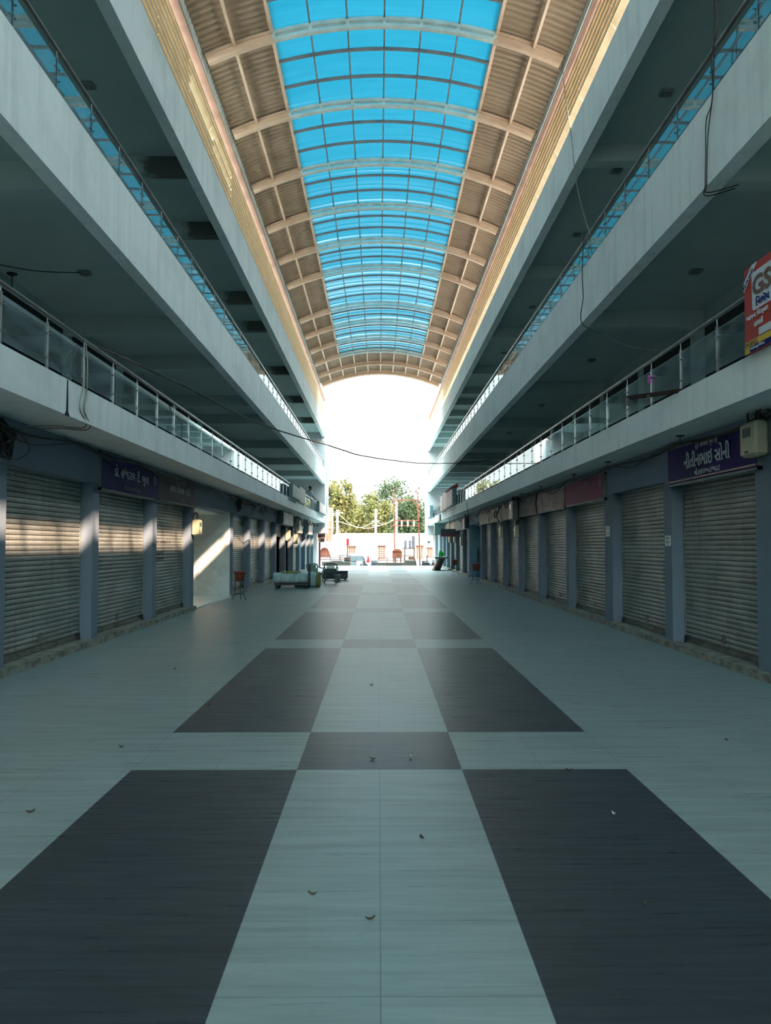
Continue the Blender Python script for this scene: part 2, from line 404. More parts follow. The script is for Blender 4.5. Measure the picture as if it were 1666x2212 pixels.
# lettering: Blender's own fonts carry Gujarati
_tc = {}
def text_geo(body, bold=0.0):
    k = (body, bold)
    if k in _tc: return _tc[k]
    cu = bpy.data.curves.new('t', 'FONT'); cu.body = body; cu.size = 1.0; cu.resolution_u = 3; cu.offset = bold
    o = bpy.data.objects.new('t', cu); C.objects.link(o)
    bpy.context.view_layer.update()
    dg = bpy.context.evaluated_depsgraph_get(); me = bpy.data.meshes.new_from_object(o.evaluated_get(dg))
    vs = [(v.co.x, v.co.y) for v in me.vertices]; fs = [tuple(p.vertices) for p in me.polygons]
    bpy.data.objects.remove(o); bpy.data.curves.remove(cu); bpy.data.meshes.remove(me)
    _tc[k] = (vs, fs); return vs, fs
def put_text(mb, body, org, right, up, width, height=None, bold=0.0, thick=0.004):
    """lay text so its box starts at org, spans width along right (and height along up)"""
    vs, fs = text_geo(body, bold)
    x0, x1 = min(v[0] for v in vs), max(v[0] for v in vs); y0, y1 = min(v[1] for v in vs), max(v[1] for v in vs)
    sx = width / (x1 - x0); sy = height / (y1 - y0) if height else sx
    org, right, up = Vector(org), Vector(right).normalized(), Vector(up).normalized(); nrm = right.cross(up)
    P = [org + right * ((v[0] - x0) * sx) + up * ((v[1] - y0) * sy) + nrm * thick for v in vs]
    mb.add(P, fs)
    # thin side skirt so that letters have body
    ed = {}
    for f in fs:
        for i in range(len(f)):
            a, b = f[i], f[(i + 1) % len(f)]; kk = (min(a, b), max(a, b)); ed[kk] = (a, b) if kk not in ed else None
    for e in ed.values():
        if e: mb.add([P[e[0]], P[e[1]], P[e[1]] - nrm * thick, P[e[0]] - nrm * thick], [(0, 1, 2, 3)])
    return mb

# ================================================================== THE HALL
FXL, FXR = -3.88, 4.05
YEL, YER = 59.2, 68.0            # where the balconies end
PL = [(10.06, 10.37), (13.5, 13.8), (17.08, 17.39), (20.54, 20.9), (26.08, 26.5), (29.7, 30.1), (33.5, 33.95), (37.4, 37.8), (41.2, 41.6),
      (45.0, 45.35), (48.7, 49.05), (52.4, 52.75), (56.0, 56.35), (58.9, 59.2)]
PR = [(9.6, 10.16), (13.1, 13.44), (16.44, 16.99), (20.24, 20.5), (23.8, 24.1), (27.36, 27.6), (30.7, 31.0), (34.2, 34.5), (37.3, 37.8),
      (42.3, 42.9), (45.6, 46.0), (49.6, 50.0), (53.0, 53.4), (56.2, 56.6), (59.5, 59.9), (62.8, 63.2), (67.6, 68.0)]
WX, SX = 4.70, 4.92              # pillar face, shutter plane
YB = -20.0

b = MB(); b.box((-5.2, YB, -0.85), (5.2, 66.0, 0.0)); b.box((-8, YB, -0.85), (-5.2, 63.5, -0.01)); b.box((5.2, YB, -0.85), (8, 71.7, -0.01))
struct('floor', b, M_FLOOR, 'pale marble tile floor with dark grey panels down the middle of the hall', 'floor')

def side_walls(s, P, ye, gap_bays, name):
    # solid backing behind closed bays, lintel above all of them
    b = MB()
    ys = YB
    for (y0, y1) in gap_bays + [(ye, ye)]:
        if y0 > ys: b.box((s * 4.99, ys, 0.0), (s * 7.6, y0, 3.25))
        ys = y1
    b.box((s * WX, YB, 2.67), (s * 4.99, ye, 3.25))
    b.box((s * WX, YB, 0.1), (s * 4.99, P[0][0], 2.67))
    struct('wall_' + name, b, M_WALL, 'blue grey wall band above the shop shutters on the %s of the hall' % name, 'wall')
    for i, (y0, y1) in enumerate(P):
        p = MB(); p.box((s * WX, y0, 0.1), (s * 4.99, y1, 2.67)); p.box((s * (WX + 0.004), y0 - 0.003, 0.1), (s * 4.985, y0, 2.67))
        struct('pillar', p, M_PILLAR, 'blue grey shop pillar, %s from the near end on the %s of the hall' % (ORD[i], name), 'pillar')
    b = MB(); ys = YB
    for (y0, y1) in gap_bays[:1] + [(ye, ye)]:
        b.box((s * 4.62, ys, 0.0), (s * 5.0, y0, 0.1)); ys = y1
    struct('baseboard_' + name, b, M_PLINTH, 'grimy stone plinth step under the shutters on the %s' % name, 'plinth')
side_walls(-1, PL, YEL, [(20.9, 26.08), (37.8, 41.2), (41.6, 45.0)], 'left')
side_walls(1, PR, YER, [(37.8, 42.3)], 'right')

# passage on the left: white tiled lobby with a wall facing up the hall
b = MB(); b.box((-7.6, 26.02, 0.04), (-4.72, 26.09, 2.67)); 
struct('wall_passage', b, M_PASSAGE, 'white tiled wall inside the open passage between the shutters', 'wall')
b = MB(); b.box((-7.6, 20.9, 0), (-4.66, 26.08, 0.04))
struct('floor_passage', b, M_PASSAGE, 'white tiled floor strip of the open passage', 'floor')
b = MB(); b.box((-7.8, 20.9, 0), (-7.6, 26.1, 3.25)); b.box((-7.6, 20.9, 2.6), (-4.99, 26.08, 3.25)); b.box((-7.6, 20.84, 0), (-4.99, 20.9, 2.67))
struct('wall_passage_back', b, M_PASSAGE, 'back and near walls of the white tiled passage', 'wall')
# blue passage on the right
b = MB(); b.box((4.72, 42.26, 0.02), (7.6, 42.34, 2.67))
struct('wall_passage_blue', b, M_BLUEWALL, 'light blue wall of the open bay beyond the sixth shutter on the right', 'wall')
b = MB(); b.box((7.6, 37.8, 0), (7.8, 42.3, 3.25)); b.box((4.99, 37.8, 2.6), (7.6, 42.3, 3.25)); b.box((4.99, 37.74, 0), (7.6, 37.8, 2.67))
struct('wall_passage_inner', b, M_BLUEWALL, 'inner walls of the light blue open bay on the right', 'wall')
# open shops on the left
for (y0, y1) in ((37.8, 41.2), (41.6, 45.0)):
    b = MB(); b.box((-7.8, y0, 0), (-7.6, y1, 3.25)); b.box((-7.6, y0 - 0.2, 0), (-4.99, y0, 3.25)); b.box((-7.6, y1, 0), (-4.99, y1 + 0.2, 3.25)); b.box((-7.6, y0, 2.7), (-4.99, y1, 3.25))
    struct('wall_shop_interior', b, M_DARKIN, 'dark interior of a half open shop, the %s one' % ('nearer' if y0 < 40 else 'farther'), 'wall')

# slabs, fascias, back walls, cross beams
BML = [10.06, 17.0, 20.5, 26.0, 29.7, 37.3, 44.8, 52.3]
BMR = [9.75, 16.4, 23.7, 30.6, 37.2, 42.2, 45.5, 49.5, 52.9, 56.1, 59.4, 62.7]
for s, fx, ye, nm, bms in ((-1, FXL, YEL, 'left', BML), (1, FXR, YER, 'right', BMR)):
    a = fx + s * 0.21
    xb = s * 6.6
    for k, (z0, z1) in enumerate(((3.25, 3.70), (6.06, 7.12), (9.48, 10.5 if s < 0 else 10.42))):
        lv = ('first', 'second', 'third')[k]
        b = MB(); b.box((fx, YB, z0), (a, ye, z1))
        struct('balcony_fascia', b, M_FASCIA, 'stained pale concrete fascia of the %s level on the %s' % (lv, nm), 'fascia')
    b = MB(); b.box((a, YB, 3.25), (s * 7.6, ye, 3.5)); struct('balcony_slab', b, M_FASCIA, 'soffit slab over the shutters on the %s' % nm, 'slab')
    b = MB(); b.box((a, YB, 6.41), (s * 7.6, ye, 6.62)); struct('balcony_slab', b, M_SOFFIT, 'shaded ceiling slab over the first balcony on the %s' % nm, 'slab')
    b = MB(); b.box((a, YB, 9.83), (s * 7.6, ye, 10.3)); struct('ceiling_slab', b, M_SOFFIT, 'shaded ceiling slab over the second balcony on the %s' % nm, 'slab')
    b = MB(); b.box((a, YB, 10.3), (s * 15, ye + 3.5, 10.36)); struct('terrace', b, M_TERRACE, 'sunlit roof terrace behind the louvres on the %s' % nm, 'terrace')
    b = MB(); b.box((xb, YB, 3.5), (s * 7.6, ye, 6.41)); b.box((xb, YB, 6.62), (s * 7.6, ye, 9.83))
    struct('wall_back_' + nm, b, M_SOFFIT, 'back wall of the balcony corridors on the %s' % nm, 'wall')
    b = MB(); b.box((s * 7.6, YB, -0.85), (s * 15, ye, 10.3)); struct('wall_outer_' + nm, b, M_CONCRETE, 'outer body of the building on the %s' % nm, 'wall')
    n = 0
    for k, (z0, z1) in enumerate(((6.06, 6.41), (9.48, 9.83))):
        for i, y in enumerate(bms):
            if ye - y < 1: continue
            if k == 1 and s < 0 and i == 3: y = 26.2
            b = MB(); b.box((a, y, z0), (xb, y + 0.3, z1))
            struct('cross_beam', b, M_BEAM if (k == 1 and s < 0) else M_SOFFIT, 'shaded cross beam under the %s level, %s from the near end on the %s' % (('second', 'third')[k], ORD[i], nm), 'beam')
    P = PL if s < 0 else PR
    for i in range(len(P) - 1):
        y0, y1 = P[i][1], P[i + 1][0]
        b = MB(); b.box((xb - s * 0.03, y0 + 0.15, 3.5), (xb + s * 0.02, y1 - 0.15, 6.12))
        struct('door_%d' % (i + 1 + (0 if s < 0 else 30)), b, M_DARKIN, 'flat dark panel painted for a shopfront in shade behind the first balcony, %s from the near end on the %s' % (ORD[i], nm), 'door')  # flat panels whose dark colour paints the gloom of the shop openings

# end piers; raised dark ovals paint the shade of their recesses
for s, fx, y0, y1, zt, nm, ov in ((-1, FXL, YEL, 63.5, 12.2, 'left', ((6.0, 7.9), (3.9, 5.5))), (1, FXR, YER, 71.7, 11.5, 'right', ((7.3, 10.0), (3.75, 5.4)))):
    b = MB(); b.box((fx, y0, 2.5), (s * 15, y1, zt)); b.box((s * 4.75, y0, -0.85), (s * 15, y1, 2.5))
    struct('end_pier', b, M_CONCRETE, 'pale grey end pier closing the %s building towards the street' % nm, 'pier')
    for z0, z1 in ov:
        pts = [(fx - s * 0.012, (y0 + y1) / 2 + 0.55 * math.cos(2 * PI * k / 28), (z0 + z1) / 2 + (z1 - z0) / 2 * math.sin(2 * PI * k / 28)) for k in range(28)]
        b = MB(); b.prism(pts, (s * 0.03, 0, 0))
        struct('trim_%d' % (int(z0 * 10) + (0 if s < 0 else 200)), b, pm('oval_recess_shade', S(112, 118, 124), None, 0.8), '%s dark oval disc painted for recess shade on the %s end pier' % ('upper' if z0 > 5.8 else 'lower', nm), 'recess shade')

# ------------------------------------------------------------------ railings
def railing(s, fx, zt, zg0, zg1, zr, y0, step, ye, label, skip=()):
    x = fx + s * 0.10
    t = thing('balcony_railing', label, 'railing', (x, y0, zt), 'glass balcony railings')
    b = MB(); b.tube([(x, y0 - 0.6, zr), (x, ye, zr)], 0.028, 10); obj('handrail', b, M_RAILDARK, t)
    y = y0; ps = []
    while y < ye - 0.05: ps.append(y); y += step
    post0 = pan0 = None
    for i, y in enumerate(ps):
        if post0 is None:
            b = MB(); b.box((x - 0.016, y - 0.011, zt), (x + 0.016, y + 0.011, zg1 + 0.03)); b.tube([(x, y, zg1 + 0.03), (x, y, zr)], 0.009, 6)
            for zz in (zg0 + 0.1, zg1 - 0.1):
                for dy in (-0.05, 0.05): b.lathe((x - s * 0.022, y + dy, zz), [(0.012, -0.006), (0.012, 0.022)] if s > 0 else [(0.012, -0.022), (0.012, 0.006)], 8, 'X')
            post0 = obj('post', b, M_STEEL, t); py0 = y
        else:
            c = post0.copy(); C.objects.link(c); c.parent = t; c.location = (0, y - py0, 0)
        if i + 1 < len(ps):
            if pan0 is None:
                b = MB(); b.box((x - 0.006, y + 0.028, zg0), (x + 0.006, y + step - 0.028, zg1)); pan0 = obj('glass_panel', b, M_GLASS, t); pl = y
            else:
                c = pan0.copy(); C.objects.link(c); c.parent = t; c.location = (0, y - pl, 0)
    return t
railing(-1, FXL, 3.70, 3.79, 4.28, 4.395, 9.78 - 3 * 1.22, 1.22, YEL, 'glass and steel railing along the lower balcony on the left')
railing(-1, FXL, 7.12, 7.27, 7.62, 7.76, 9.92 - 3 * 1.22, 1.22, YEL, 'glass railing reflecting blue skylight, upper balcony on the left')
railing(1, FXR, 3.70, 3.79, 4.28, 4.43, 9.91 - 3 * 1.21, 1.21, YER, 'glass and steel railing along the lower balcony on the right')
railing(1, FXR, 7.12, 7.27, 7.62, 7.76, 9.9 - 3 * 1.21, 1.21, YER, 'glass railing reflecting blue skylight, upper balcony on the right')

# ------------------------------------------------------------------ barrel roof
XC, RR, ZC = 0.125, 9.3, 3.9
YR0, YR1, YSKY = -14.0, 53.8, 47.5
HW, HO = 2.46, 4.03
def arc(u, r): return (XC + u * r / RR, ZC + math.sqrt(RR * RR - u * u) * r / RR)
prof = [(0.0, 0.0), (0.035, 0.0), (0.05, 0.042), (0.165, 0.042), (0.18, 0.0)]
def sheet(u0, u1, y0, y1, nu):
    b = MB(); rows = []
    y = y0
    while y < y1:
        for dy, h in prof:
            if y + dy <= y1: rows.append((y + dy, h))
        y += 0.2
    rows.append((y1, 0))
    vs = []; fs = []
    for (yy, h) in rows:
        for i in range(nu + 1):
            x, z = arc(u0 + (u1 - u0) * i / nu, RR + h); vs.append((x, yy, z))
    for j in range(len(rows) - 1):
        for i in range(nu): fs.append((j * (nu + 1) + i, j * (nu + 1) + i + 1, (j + 1) * (nu + 1) + i + 1, (j + 1) * (nu + 1) + i))
    b.add(vs, fs); return b
struct('ceiling_sheet', sheet(-HO, -HW, YR0, YSKY, 6), M_BEIGE, 'beige corrugated roof sheeting beside the skylight, on the left', 'ceiling')
struct('ceiling_sheet', sheet(HW, HO, YR0, YSKY, 6), M_BEIGE, 'beige corrugated roof sheeting beside the skylight, on the right', 'ceiling')
struct('ceiling_sheet', sheet(-HO, HO, YSKY, YR1, 18), M_BEIGE, 'full width beige corrugated roof sheeting beyond the skylight', 'ceiling')
b = MB()
n = 20
pts = [arc(-HO + 2 * HO * i / n, 9.06) for i in range(n + 1)]
b.tube([(x, YR1 + 0.15, z) for x, z in pts], 0.035, 6)
struct('trim_1', b, M_RIBBEIGE, 'thin pipe arch along the far edge of the roof', 'trim')

def arcbar(b, u0, u1, r0, r1, y0, y1, n):
    vs = []; fs = []
    for i in range(n + 1):
        u = u0 + (u1 - u0) * i / n
        for r in (r0, r1):
            x, z = arc(u, r)
            for y in (y0, y1): vs.append((x, y, z))
    for i in range(n):
        a = i * 4; c = a + 4
        fs += [(a, a + 1, c + 1, c), (a + 2, c + 2, c + 3, a + 3), (a, c, c + 2, a + 2), (a + 1, a + 3, c + 3, c + 1)]
    fs += [(0, 2, 3, 1), (n * 4, n * 4 + 1, n * 4 + 3, n * 4 + 2)]
    b.add(vs, fs); return b
RIBY = [-11.4, -8.2, -5.0, -1.8, 1.4, 4.6, 7.8, 11.0, 14.2, 17.39, 20.64, 23.9, 27.06, 30.16, 33.1, 38.25, 41.2, 44.4, 47.5, 50.8]
def make_rib(y):
    t = thing('roof_rib', '', 'roof rib', (XC, y, 12.2), 'arched roof ribs')
    obj('upper_chord', arcbar(MB(), -HW, HW, 9.17, 9.25, y, y + 0.11, 14), M_RIBGREY, t)
    obj('lower_chord', arcbar(MB(), -HW, HW, 9.02, 9.09, y, y + 0.11, 14), M_RIBGREY, t)
    for k in range(7):
        u = -HW + 2 * HW * k / 6; obj('spacer', arcbar(MB(), u - 0.04, u + 0.04, 9.09, 9.17, y + 0.01, y + 0.1, 1), M_RIBGREY, t)
    for sg in (-1, 1):
        b = MB(); arcbar(b, sg * HW, sg * (HO - 0.1), 9.02, 9.08, y, y + 0.13, 6); arcbar(b, sg * HW, sg * (HO - 0.1), 9.08, 9.2, y + 0.045, y + 0.085, 6); arcbar(b, sg * HW, sg * (HO - 0.1), 9.2, 9.26, y, y + 0.13, 6)
        obj('haunch_beam', b, M_RIBBEIGE, t)
    return t
rib0 = make_rib(RIBY[0])
def full_rib(y, label):
    t = thing('roof_rib', label, 'roof rib', (XC, y, 12.2))
    b = MB(); arcbar(b, -HO + 0.1, HO - 0.1, 9.02, 9.08, y, y + 0.13, 24); arcbar(b, -HO + 0.1, HO - 0.1, 9.08, 9.2, y + 0.045, y + 0.085, 24); arcbar(b, -HO + 0.1, HO - 0.1, 9.2, 9.26, y, y + 0.13, 24)
    obj('beam', b, M_RIBBEIGE, t)
    return t
for i, y in enumerate(RIBY[:-1]):
    lab = 'arched roof rib, pale green across the skylight, %s from the near end' % ORD[i]
    if i == 0: rib0['label'] = lab
    else: dup(rib0, (XC, y, 12.2), None, lab)
full_rib(50.8, 'beige arched roof rib across the closed bays beyond the skylight')
full_rib(53.6, 'beige arched roof rib along the far edge of the vault')
# long purlins on the beige flanks, short ones in the end bays
for sg, nm in ((-1, 'left'), (1, 'right')):
    x, z = arc(sg * 3.3, 9.2); b = MB(); b.bar((x, YR0, z), (x, YR1, z), 0.06, 0.07)
    struct('trim_%d' % (3 + sg), b, M_RIBBEIGE, 'long beige purlin under the roof sheeting on the %s' % nm, 'purlin')
    x, z = arc(sg * HW, 9.3); b = MB(); b.bar((x, YR0, z), (x, YSKY, z), 0.07, 0.22)
    struct('trim_%d' % (7 + sg), b, M_RIBBEIGE, 'beige edge purlin along the skylight on the %s' % nm, 'purlin')
for k in range(-4, 5):
    u = k * 0.82
    x, z = arc(u, 9.2); b = MB(); b.bar((x, YSKY, z), (x, YR1 + 0.15, z - 0.0), 0.05, 0.07)
    struct('trim_%d' % (20 + k), b, M_RIBBEIGE, 'short beige purlin in the far end bays, %s from the left' % ORD[k + 4], 'purlin')
# skylight bays
edges = [YR0] + RIBY[:-1]
for i in range(len(edges) - 1):
    y0, y1 = edges[i] + (0.05 if i else 0), edges[i + 1] + 0.05
    npan = 4 if y1 - y0 > 4 else 3
    if y1 - y0 < 2: npan = 2
    def fn(a, c):
        u = -HW + 2 * HW * a; yy = y0 + (y1 - y0) * c
        w = math.fmod(c * npan, 1.0); r = RR + 0.02 - 0.035 * math.sin(PI * w) * (0.6 + 0.4 * math.sin(i * 2.1 + a * 3))
        x, z = arc(u, r); return (x, yy, z)
    b = MB(); b.grid(fn, 18, npan * 8)
    w = obj('window_%d' % (i + 1), b, M_SKY); tag(w, 'bright blue translucent skylight bay, %s from the near end' % ORD[i], 'skylight', None, 'structure')
    for k in range(1, 6):
        u = -HW + 2 * HW * k / 6; x, z = arc(u, 9.245); m = MB(); m.bar((x, y0, z), (x, y1, z), 0.035, 0.05); obj('glazing_bar', m, M_MULL, w)
    for k in range(1, npan):
        yy = y0 + (y1 - y0) * k / npan; obj('glazing_bar', arcbar(MB(), -HW, HW, 9.19, 9.25, yy - 0.03, yy + 0.03, 14), M_MULL, w)

# louvre screens, gutters
def louvre(s, x, zb, zt, ye, skips, label, gap):
    t = thing('louvre_screen', label, 'louvre', (x, 0, zb), 'louvre screens under the vault')
    b = MB(); ys = -19.52; seg = 2.44; ysegs = []
    while ys < ye: ysegs.append((ys, min(ys + seg, ye))); ys += seg
    nb = int((zt - zb) / 0.165)
    for (y0, y1) in ysegs:
        for k in range(nb):
            if any(y0 + 0.1 > a and y0 < c and k in kk for a, c, kk in skips): continue
            z = zb + 0.09 + k * 0.165
            o, i_ = Vector((x + s * 0.065, 0, z - 0.085)), Vector((x - s * 0.065, 0, z + 0.085))
            n_ = Vector((0.06, 0, s * 0.05)) * 0.12
            pts = [o - n_, i_ - n_, i_ + n_, o + n_]
            b.prism([(p.x, y0 + 0.01, p.z) for p in pts], (0, y1 - y0 - 0.02, 0))
            b.box((i_.x - s * 0.004, y0 + 0.01, i_.z - 0.075), (i_.x, y1 - 0.01, i_.z + 0.008))
    obj('slat', b, M_LOUV, t)
    for i, (y0, y1) in enumerate(ysegs):
        for yy in (y0, (y0 + y1) / 2):
            m = MB(); m.box((x + s * 0.07, yy - 0.025, gap), (x + s * 0.12, yy + 0.025, zt)); obj('mullion', m, M_LOUV, t)
    return t
louvre(-1, -4.07, 10.5, 12.11, 61.0, [(17.0, 19.2, (5, 6)), (19.2, 21.9, (4, 6)), (53, 60, (2, 4, 6))], 'tan louvre screen under the vault on the left with a few slats missing', 10.36)
louvre(1, 4.32, 11.08, 12.11, 68.0, [(58, 68, (1, 3))], 'sun-warmed tan louvre screen under the vault on the right', 10.36)
for s, x0, x1, ye, nm in ((-1, -3.835, -4.2, YEL, 'left'), (1, 4.10, 4.45, YER, 'right')):
    b = MB(); b.box((x0 + s * 0.03, YB, 12.12), (x1, ye, 12.36)); struct('gutter_beam', b, M_WALLPINK, 'pinkish beam above the louvres on the %s' % nm, 'beam')
    b = MB(); b.box((x0, YB, 12.14), (x0 + s * 0.03, ye, 12.44)); struct('gutter', b, M_GUTTER, 'pale grey gutter edge under the vault on the %s' % nm, 'gutter')

b = MB(); b.box((-15, YB - 0.6, -0.85), (15, YB, 9.0)); struct('wall_near_light_block', b, M_FASCIA, 'unseen end wall added behind the viewer to block low light', 'wall')  # added behind the camera to block low light, open to the sky above
# ground
b = MB(); b.box((-160, -120, -1.1), (160, 260, -0.85)); struct('ground', b, M_STREET, 'sun-bleached street ground outside the hall', 'ground')


# ================================================================== SHUTTERS
def shutter(s, y0, y1, z0, label, bar=True):
    x = s * SX; t = thing('roller_shutter', label, 'shutter', (x, (y0 + y1) / 2, 0.1), 'roller shutters along the hall')
    ztop = 2.67; pit = 0.0722
    pr = [(-0.002, 0.0), (0.017, 0.07), (0.024, 0.45), (0.018, 0.84), (-0.002, 0.92), (0, 1)]
    rows = []; z = z0 + 0.09
    while z < ztop + 0.03:
        for d, f in pr[:-1]: rows.append((x - s * (0.004 + d), z + f * pit))
        z += pit
    a, c = y0 + 0.03, y1 - 0.03
    b = MB(); vs = []; fs = []
    for (xx, zz) in rows: vs += [(xx, a, zz), (xx, c, zz)]
    for i in range(len(rows) - 1): fs.append((2 * i, 2 * i + 1, 2 * i + 3, 2 * i + 2))
    b.add(vs, fs); b.box((x + s * 0.002, a, z0 + 0.08), (x + s * 0.012, c, ztop))
    obj('curtain', b, M_SHUT, t)
    b = MB(); b.box((x - s * 0.02, a, z0), (x + s * 0.02, c, z0 + 0.085)); b.box((x - s * 0.034, a, z0 + 0.005), (x - s * 0.02, c, z0 + 0.03)); obj('bottom_bar', b, M_SHUTBAR, t)
    for yy in (y0, y1 - 0.035):
        b = MB(); b.box((x - s * 0.035, yy, 0.1), (x + s * 0.03, yy + 0.035, ztop)); obj('guide_rail', b, M_SIGNFRAME, t)
    for yy in (a + 0.08, c - 0.08):
        b = MB(); b.box((x - s * 0.06, yy - 0.05, z0 + 0.05), (x - s * 0.02, yy + 0.05, z0 + 0.11)); b.box((x - s * 0.075, yy - 0.025, z0 - 0.0), (x - s * 0.045, yy + 0.025, z0 + 0.05)); obj('padlock', b, M_BLKMETAL, t)
    ym = (a + c) / 2
    b = MB(); b.lathe((x - s * 0.02, ym, z0 + 0.2), [(0.03, -0.012), (0.07, -0.006), (0.075, 0.012)] if s < 0 else [(0.075, -0.012), (0.07, 0.006), (0.03, 0.012)], 12, 'X'); obj('lock_plate', b, M_SHUTBAR, t)
    return t
LBAY = [(PL[i][1], PL[i + 1][0], i) for i in range(len(PL) - 1)]
nL = 0
LL = {0: 'widest looking grey shutter nearest the camera on the left, no sign above it', 1: 'grey shutter under the navy name banner', 2: 'grey shutter with dark painted writing, under the brown banner',
      4: 'grey shutter just beyond the white tiled passage', 5: 'grey shutter second beyond the white tiled passage', 6: 'grey shutter third beyond the white tiled passage',
      7: 'shutter rolled halfway up over a dark shop behind the trolley', 8: 'shutter rolled up beside the red cloth and meter boxes', 9: 'narrow looking grey shutter just before the teal door',
      11: 'shutter just past the teal door at the far left', 12: 'last shutter before the end pier on the left'}
shs = {}
for y0, y1, i in LBAY:
    if i in (3, 10): continue
    shs[i] = shutter(-1, y0, y1, {7: 2.05, 8: 1.95}.get(i, 0.1), LL[i])
RBAY = [(PR[i][1], PR[i + 1][0], i) for i in range(len(PR) - 1)]
RL = {0: 'grey shutter under the purple banner', 1: 'grey shutter between the two pillars with paper notices', 2: 'grey shutter under the maroon banner', 3: 'grey shutter under the sagging pink banner',
      4: 'grey shutter under the torn grey banner', 5: 'grey shutter under the cream banner with the meter cabinet', 6: 'grey shutter under the dirty cream banner with a black cable loop', 7: 'grey shutter last before the light blue bay',
      9: 'grey shutter first beyond the light blue bay', 10: 'grey shutter second beyond the light blue bay', 11: 'grey shutter behind the farther plant pot on the right', 12: 'grey shutter fourth beyond the light blue bay', 13: 'grey shutter behind the leaning boards', 14: 'grey shutter second from the end pier on the right', 15: 'last shutter before the end pier on the right'}
for y0, y1, i in RBAY:
    if i == 8: continue
    shutter(1, y0, y1, 0.1, RL[i])
# painted writing on the third shutter
b = MB(); X = -SX + 0.024
for body, ya, yb, z, h in (('દુકાન ભાડે આપવાની છે', 17.55, 19.3, 1.62, 0.17), ('મો.૯૮૯૮૭૩૧૧૧', 17.55, 18.75, 1.42, 0.13), ('૯૩૭૬૫૧૬૧', 17.95, 18.75, 1.26, 0.11)):
    put_text(b, body, (X, ya, z), (0, 1, 0), (0, 0, 1), yb - ya, h)
obj('painted_lettering', b, M_LETTERDARK, shs[2])
# teal door bay on the left
t = thing('shop_door', 'teal painted steel door between shutters at the far left', 'door', (-SX, 50.7, 0.1))
b = MB(); b.box((-SX - 0.04, 49.05, 0.1), (-SX + 0.0, 52.4, 2.67)); obj('door_leaf', b, M_BLUEDOOR, t)
b = MB(); b.box((-SX, 49.1, 1.32), (-SX + 0.04, 52.35, 1.37)); b.box((-SX, 50.68, 0.12), (-SX + 0.03, 50.74, 2.65)); obj('door_bar', b, M_BLKMETAL, t)
b = MB(); b.cbox((-SX, 51.6, 1.9), (-SX + 0.02, 52.2, 2.3), 0.005); obj('sticker', b, M_ORANGE, t)
# red cloth and goods in the half open shops
t = thing('hanging_cloth', 'red and brown cloth hanging in the half open shop doorway', 'cloth', (-4.98, 41.9, 0.6))
def fn(u, v): return (-4.95 + 0.05 * math.sin(u * 12 + v * 2), 41.65 + 0.45 * u, 0.5 + 1.65 * v)
b = MB(); b.grid(fn, 10, 10); obj('cloth', b, pm('red_cloth', S(178, 60, 52), S(120, 50, 44), 0.8), t)
b = MB(); b.tube([(-4.95, 41.6, 2.16), (-4.95, 42.3, 2.16)], 0.02, 6); obj('hanger_rod', b, M_RUST, t)

# ================================================================== SIGNS
def frame_bars(b, x, y0, y1, z0, z1, s, w=0.045, d=0.05):
    for (a, c) in (((y0, z0), (y1, z0 + w)), ((y0, z1 - w), (y1, z1)), ((y0, z0), (y0 + w, z1)), ((y1 - w, z0), (y1, z1))):
        b.box((x, a[0], a[1]), (x - s * d, c[0], c[1]))
def cloth(x, s, y0, y1, z0, z1, sag, seed, drop=0.0, mb=None):
    r = random.Random(seed); ph = r.uniform(0, 6)
    def fn(u, v):
        y = y0 + (y1 - y0) * u
        zb = z0 - drop * max(0, 1 - u * 2.2) ** 1.3 + sag * 0.25 * math.sin(PI * u)
        z = zb + (z1 - zb) * v
        return (x - s * (0.012 + sag * (0.5 + 0.5 * math.sin(3.2 * u * 3 + v * 4 + ph)) * (0.4 + 0.6 * math.sin(PI * v)) * 0.5), y, z)
    b = mb or MB(); b.grid(fn, 26, 10); return b
def banner(s, y0, y1, z0, z1, mat, label, sag=0.03, seed=1, drop=0.0, x=4.66):
    X = s * x; t = thing('shop_banner', label, 'banner', (X, (y0 + y1) / 2, z0), 'shop banners above the shutters')
    obj('cloth', cloth(X, s, y0 + 0.03, y1 - 0.03, z0 + 0.03, z1 - 0.03, sag, seed, drop), mat, t)
    b = MB(); frame_bars(b, s * WX, y0, y1, z0, z1, s); obj('frame', b, M_SIGNFRAME, t)
    return t
def emblem(mb, X, s, y, z, r):
    for k in range(20):
        a0, a1 = 2 * PI * k / 20, 2 * PI * (k + 1) / 20
        q = [(X, y + rr * math.cos(a), z + rr * math.sin(a)) for rr, a in ((r, a0), (r, a1), (r * 0.72, a1), (r * 0.72, a0))]
        mb.prism(q, (-s * 0.004, 0, 0))
    mb.prism([(X, y - r * .3, z - r * .4), (X, y + r * .35, z - r * .35), (X, y + r * .1, z + r * .45)], (-s * 0.004, 0, 0))
# left, navy
t = banner(-1, 13.72, 17.32, 2.56, 3.22, M_NAVY, 'navy blue banner with pale name lettering, first sign on the left', 0.012, 3)
b = MB(); X = -4.635; r_, u_ = (0, 1, 0), (0, 0, 1)
put_text(b, 'ડો. હષૅદરાય ટી. ભુવા', (X, 14.37, 2.79), r_, u_, 2.15, 0.27, 0.012)
obj('lettering', b, M_LETTER, t)
b = MB(); put_text(b, 'મો.૯૪૨૮૨૫૦૩૭૬', (X, 14.97, 2.64), r_, u_, 0.98, 0.1); emblem(b, X, -1, 16.95, 2.95, 0.1); obj('small_lettering', b, M_LETTERDIM, t)
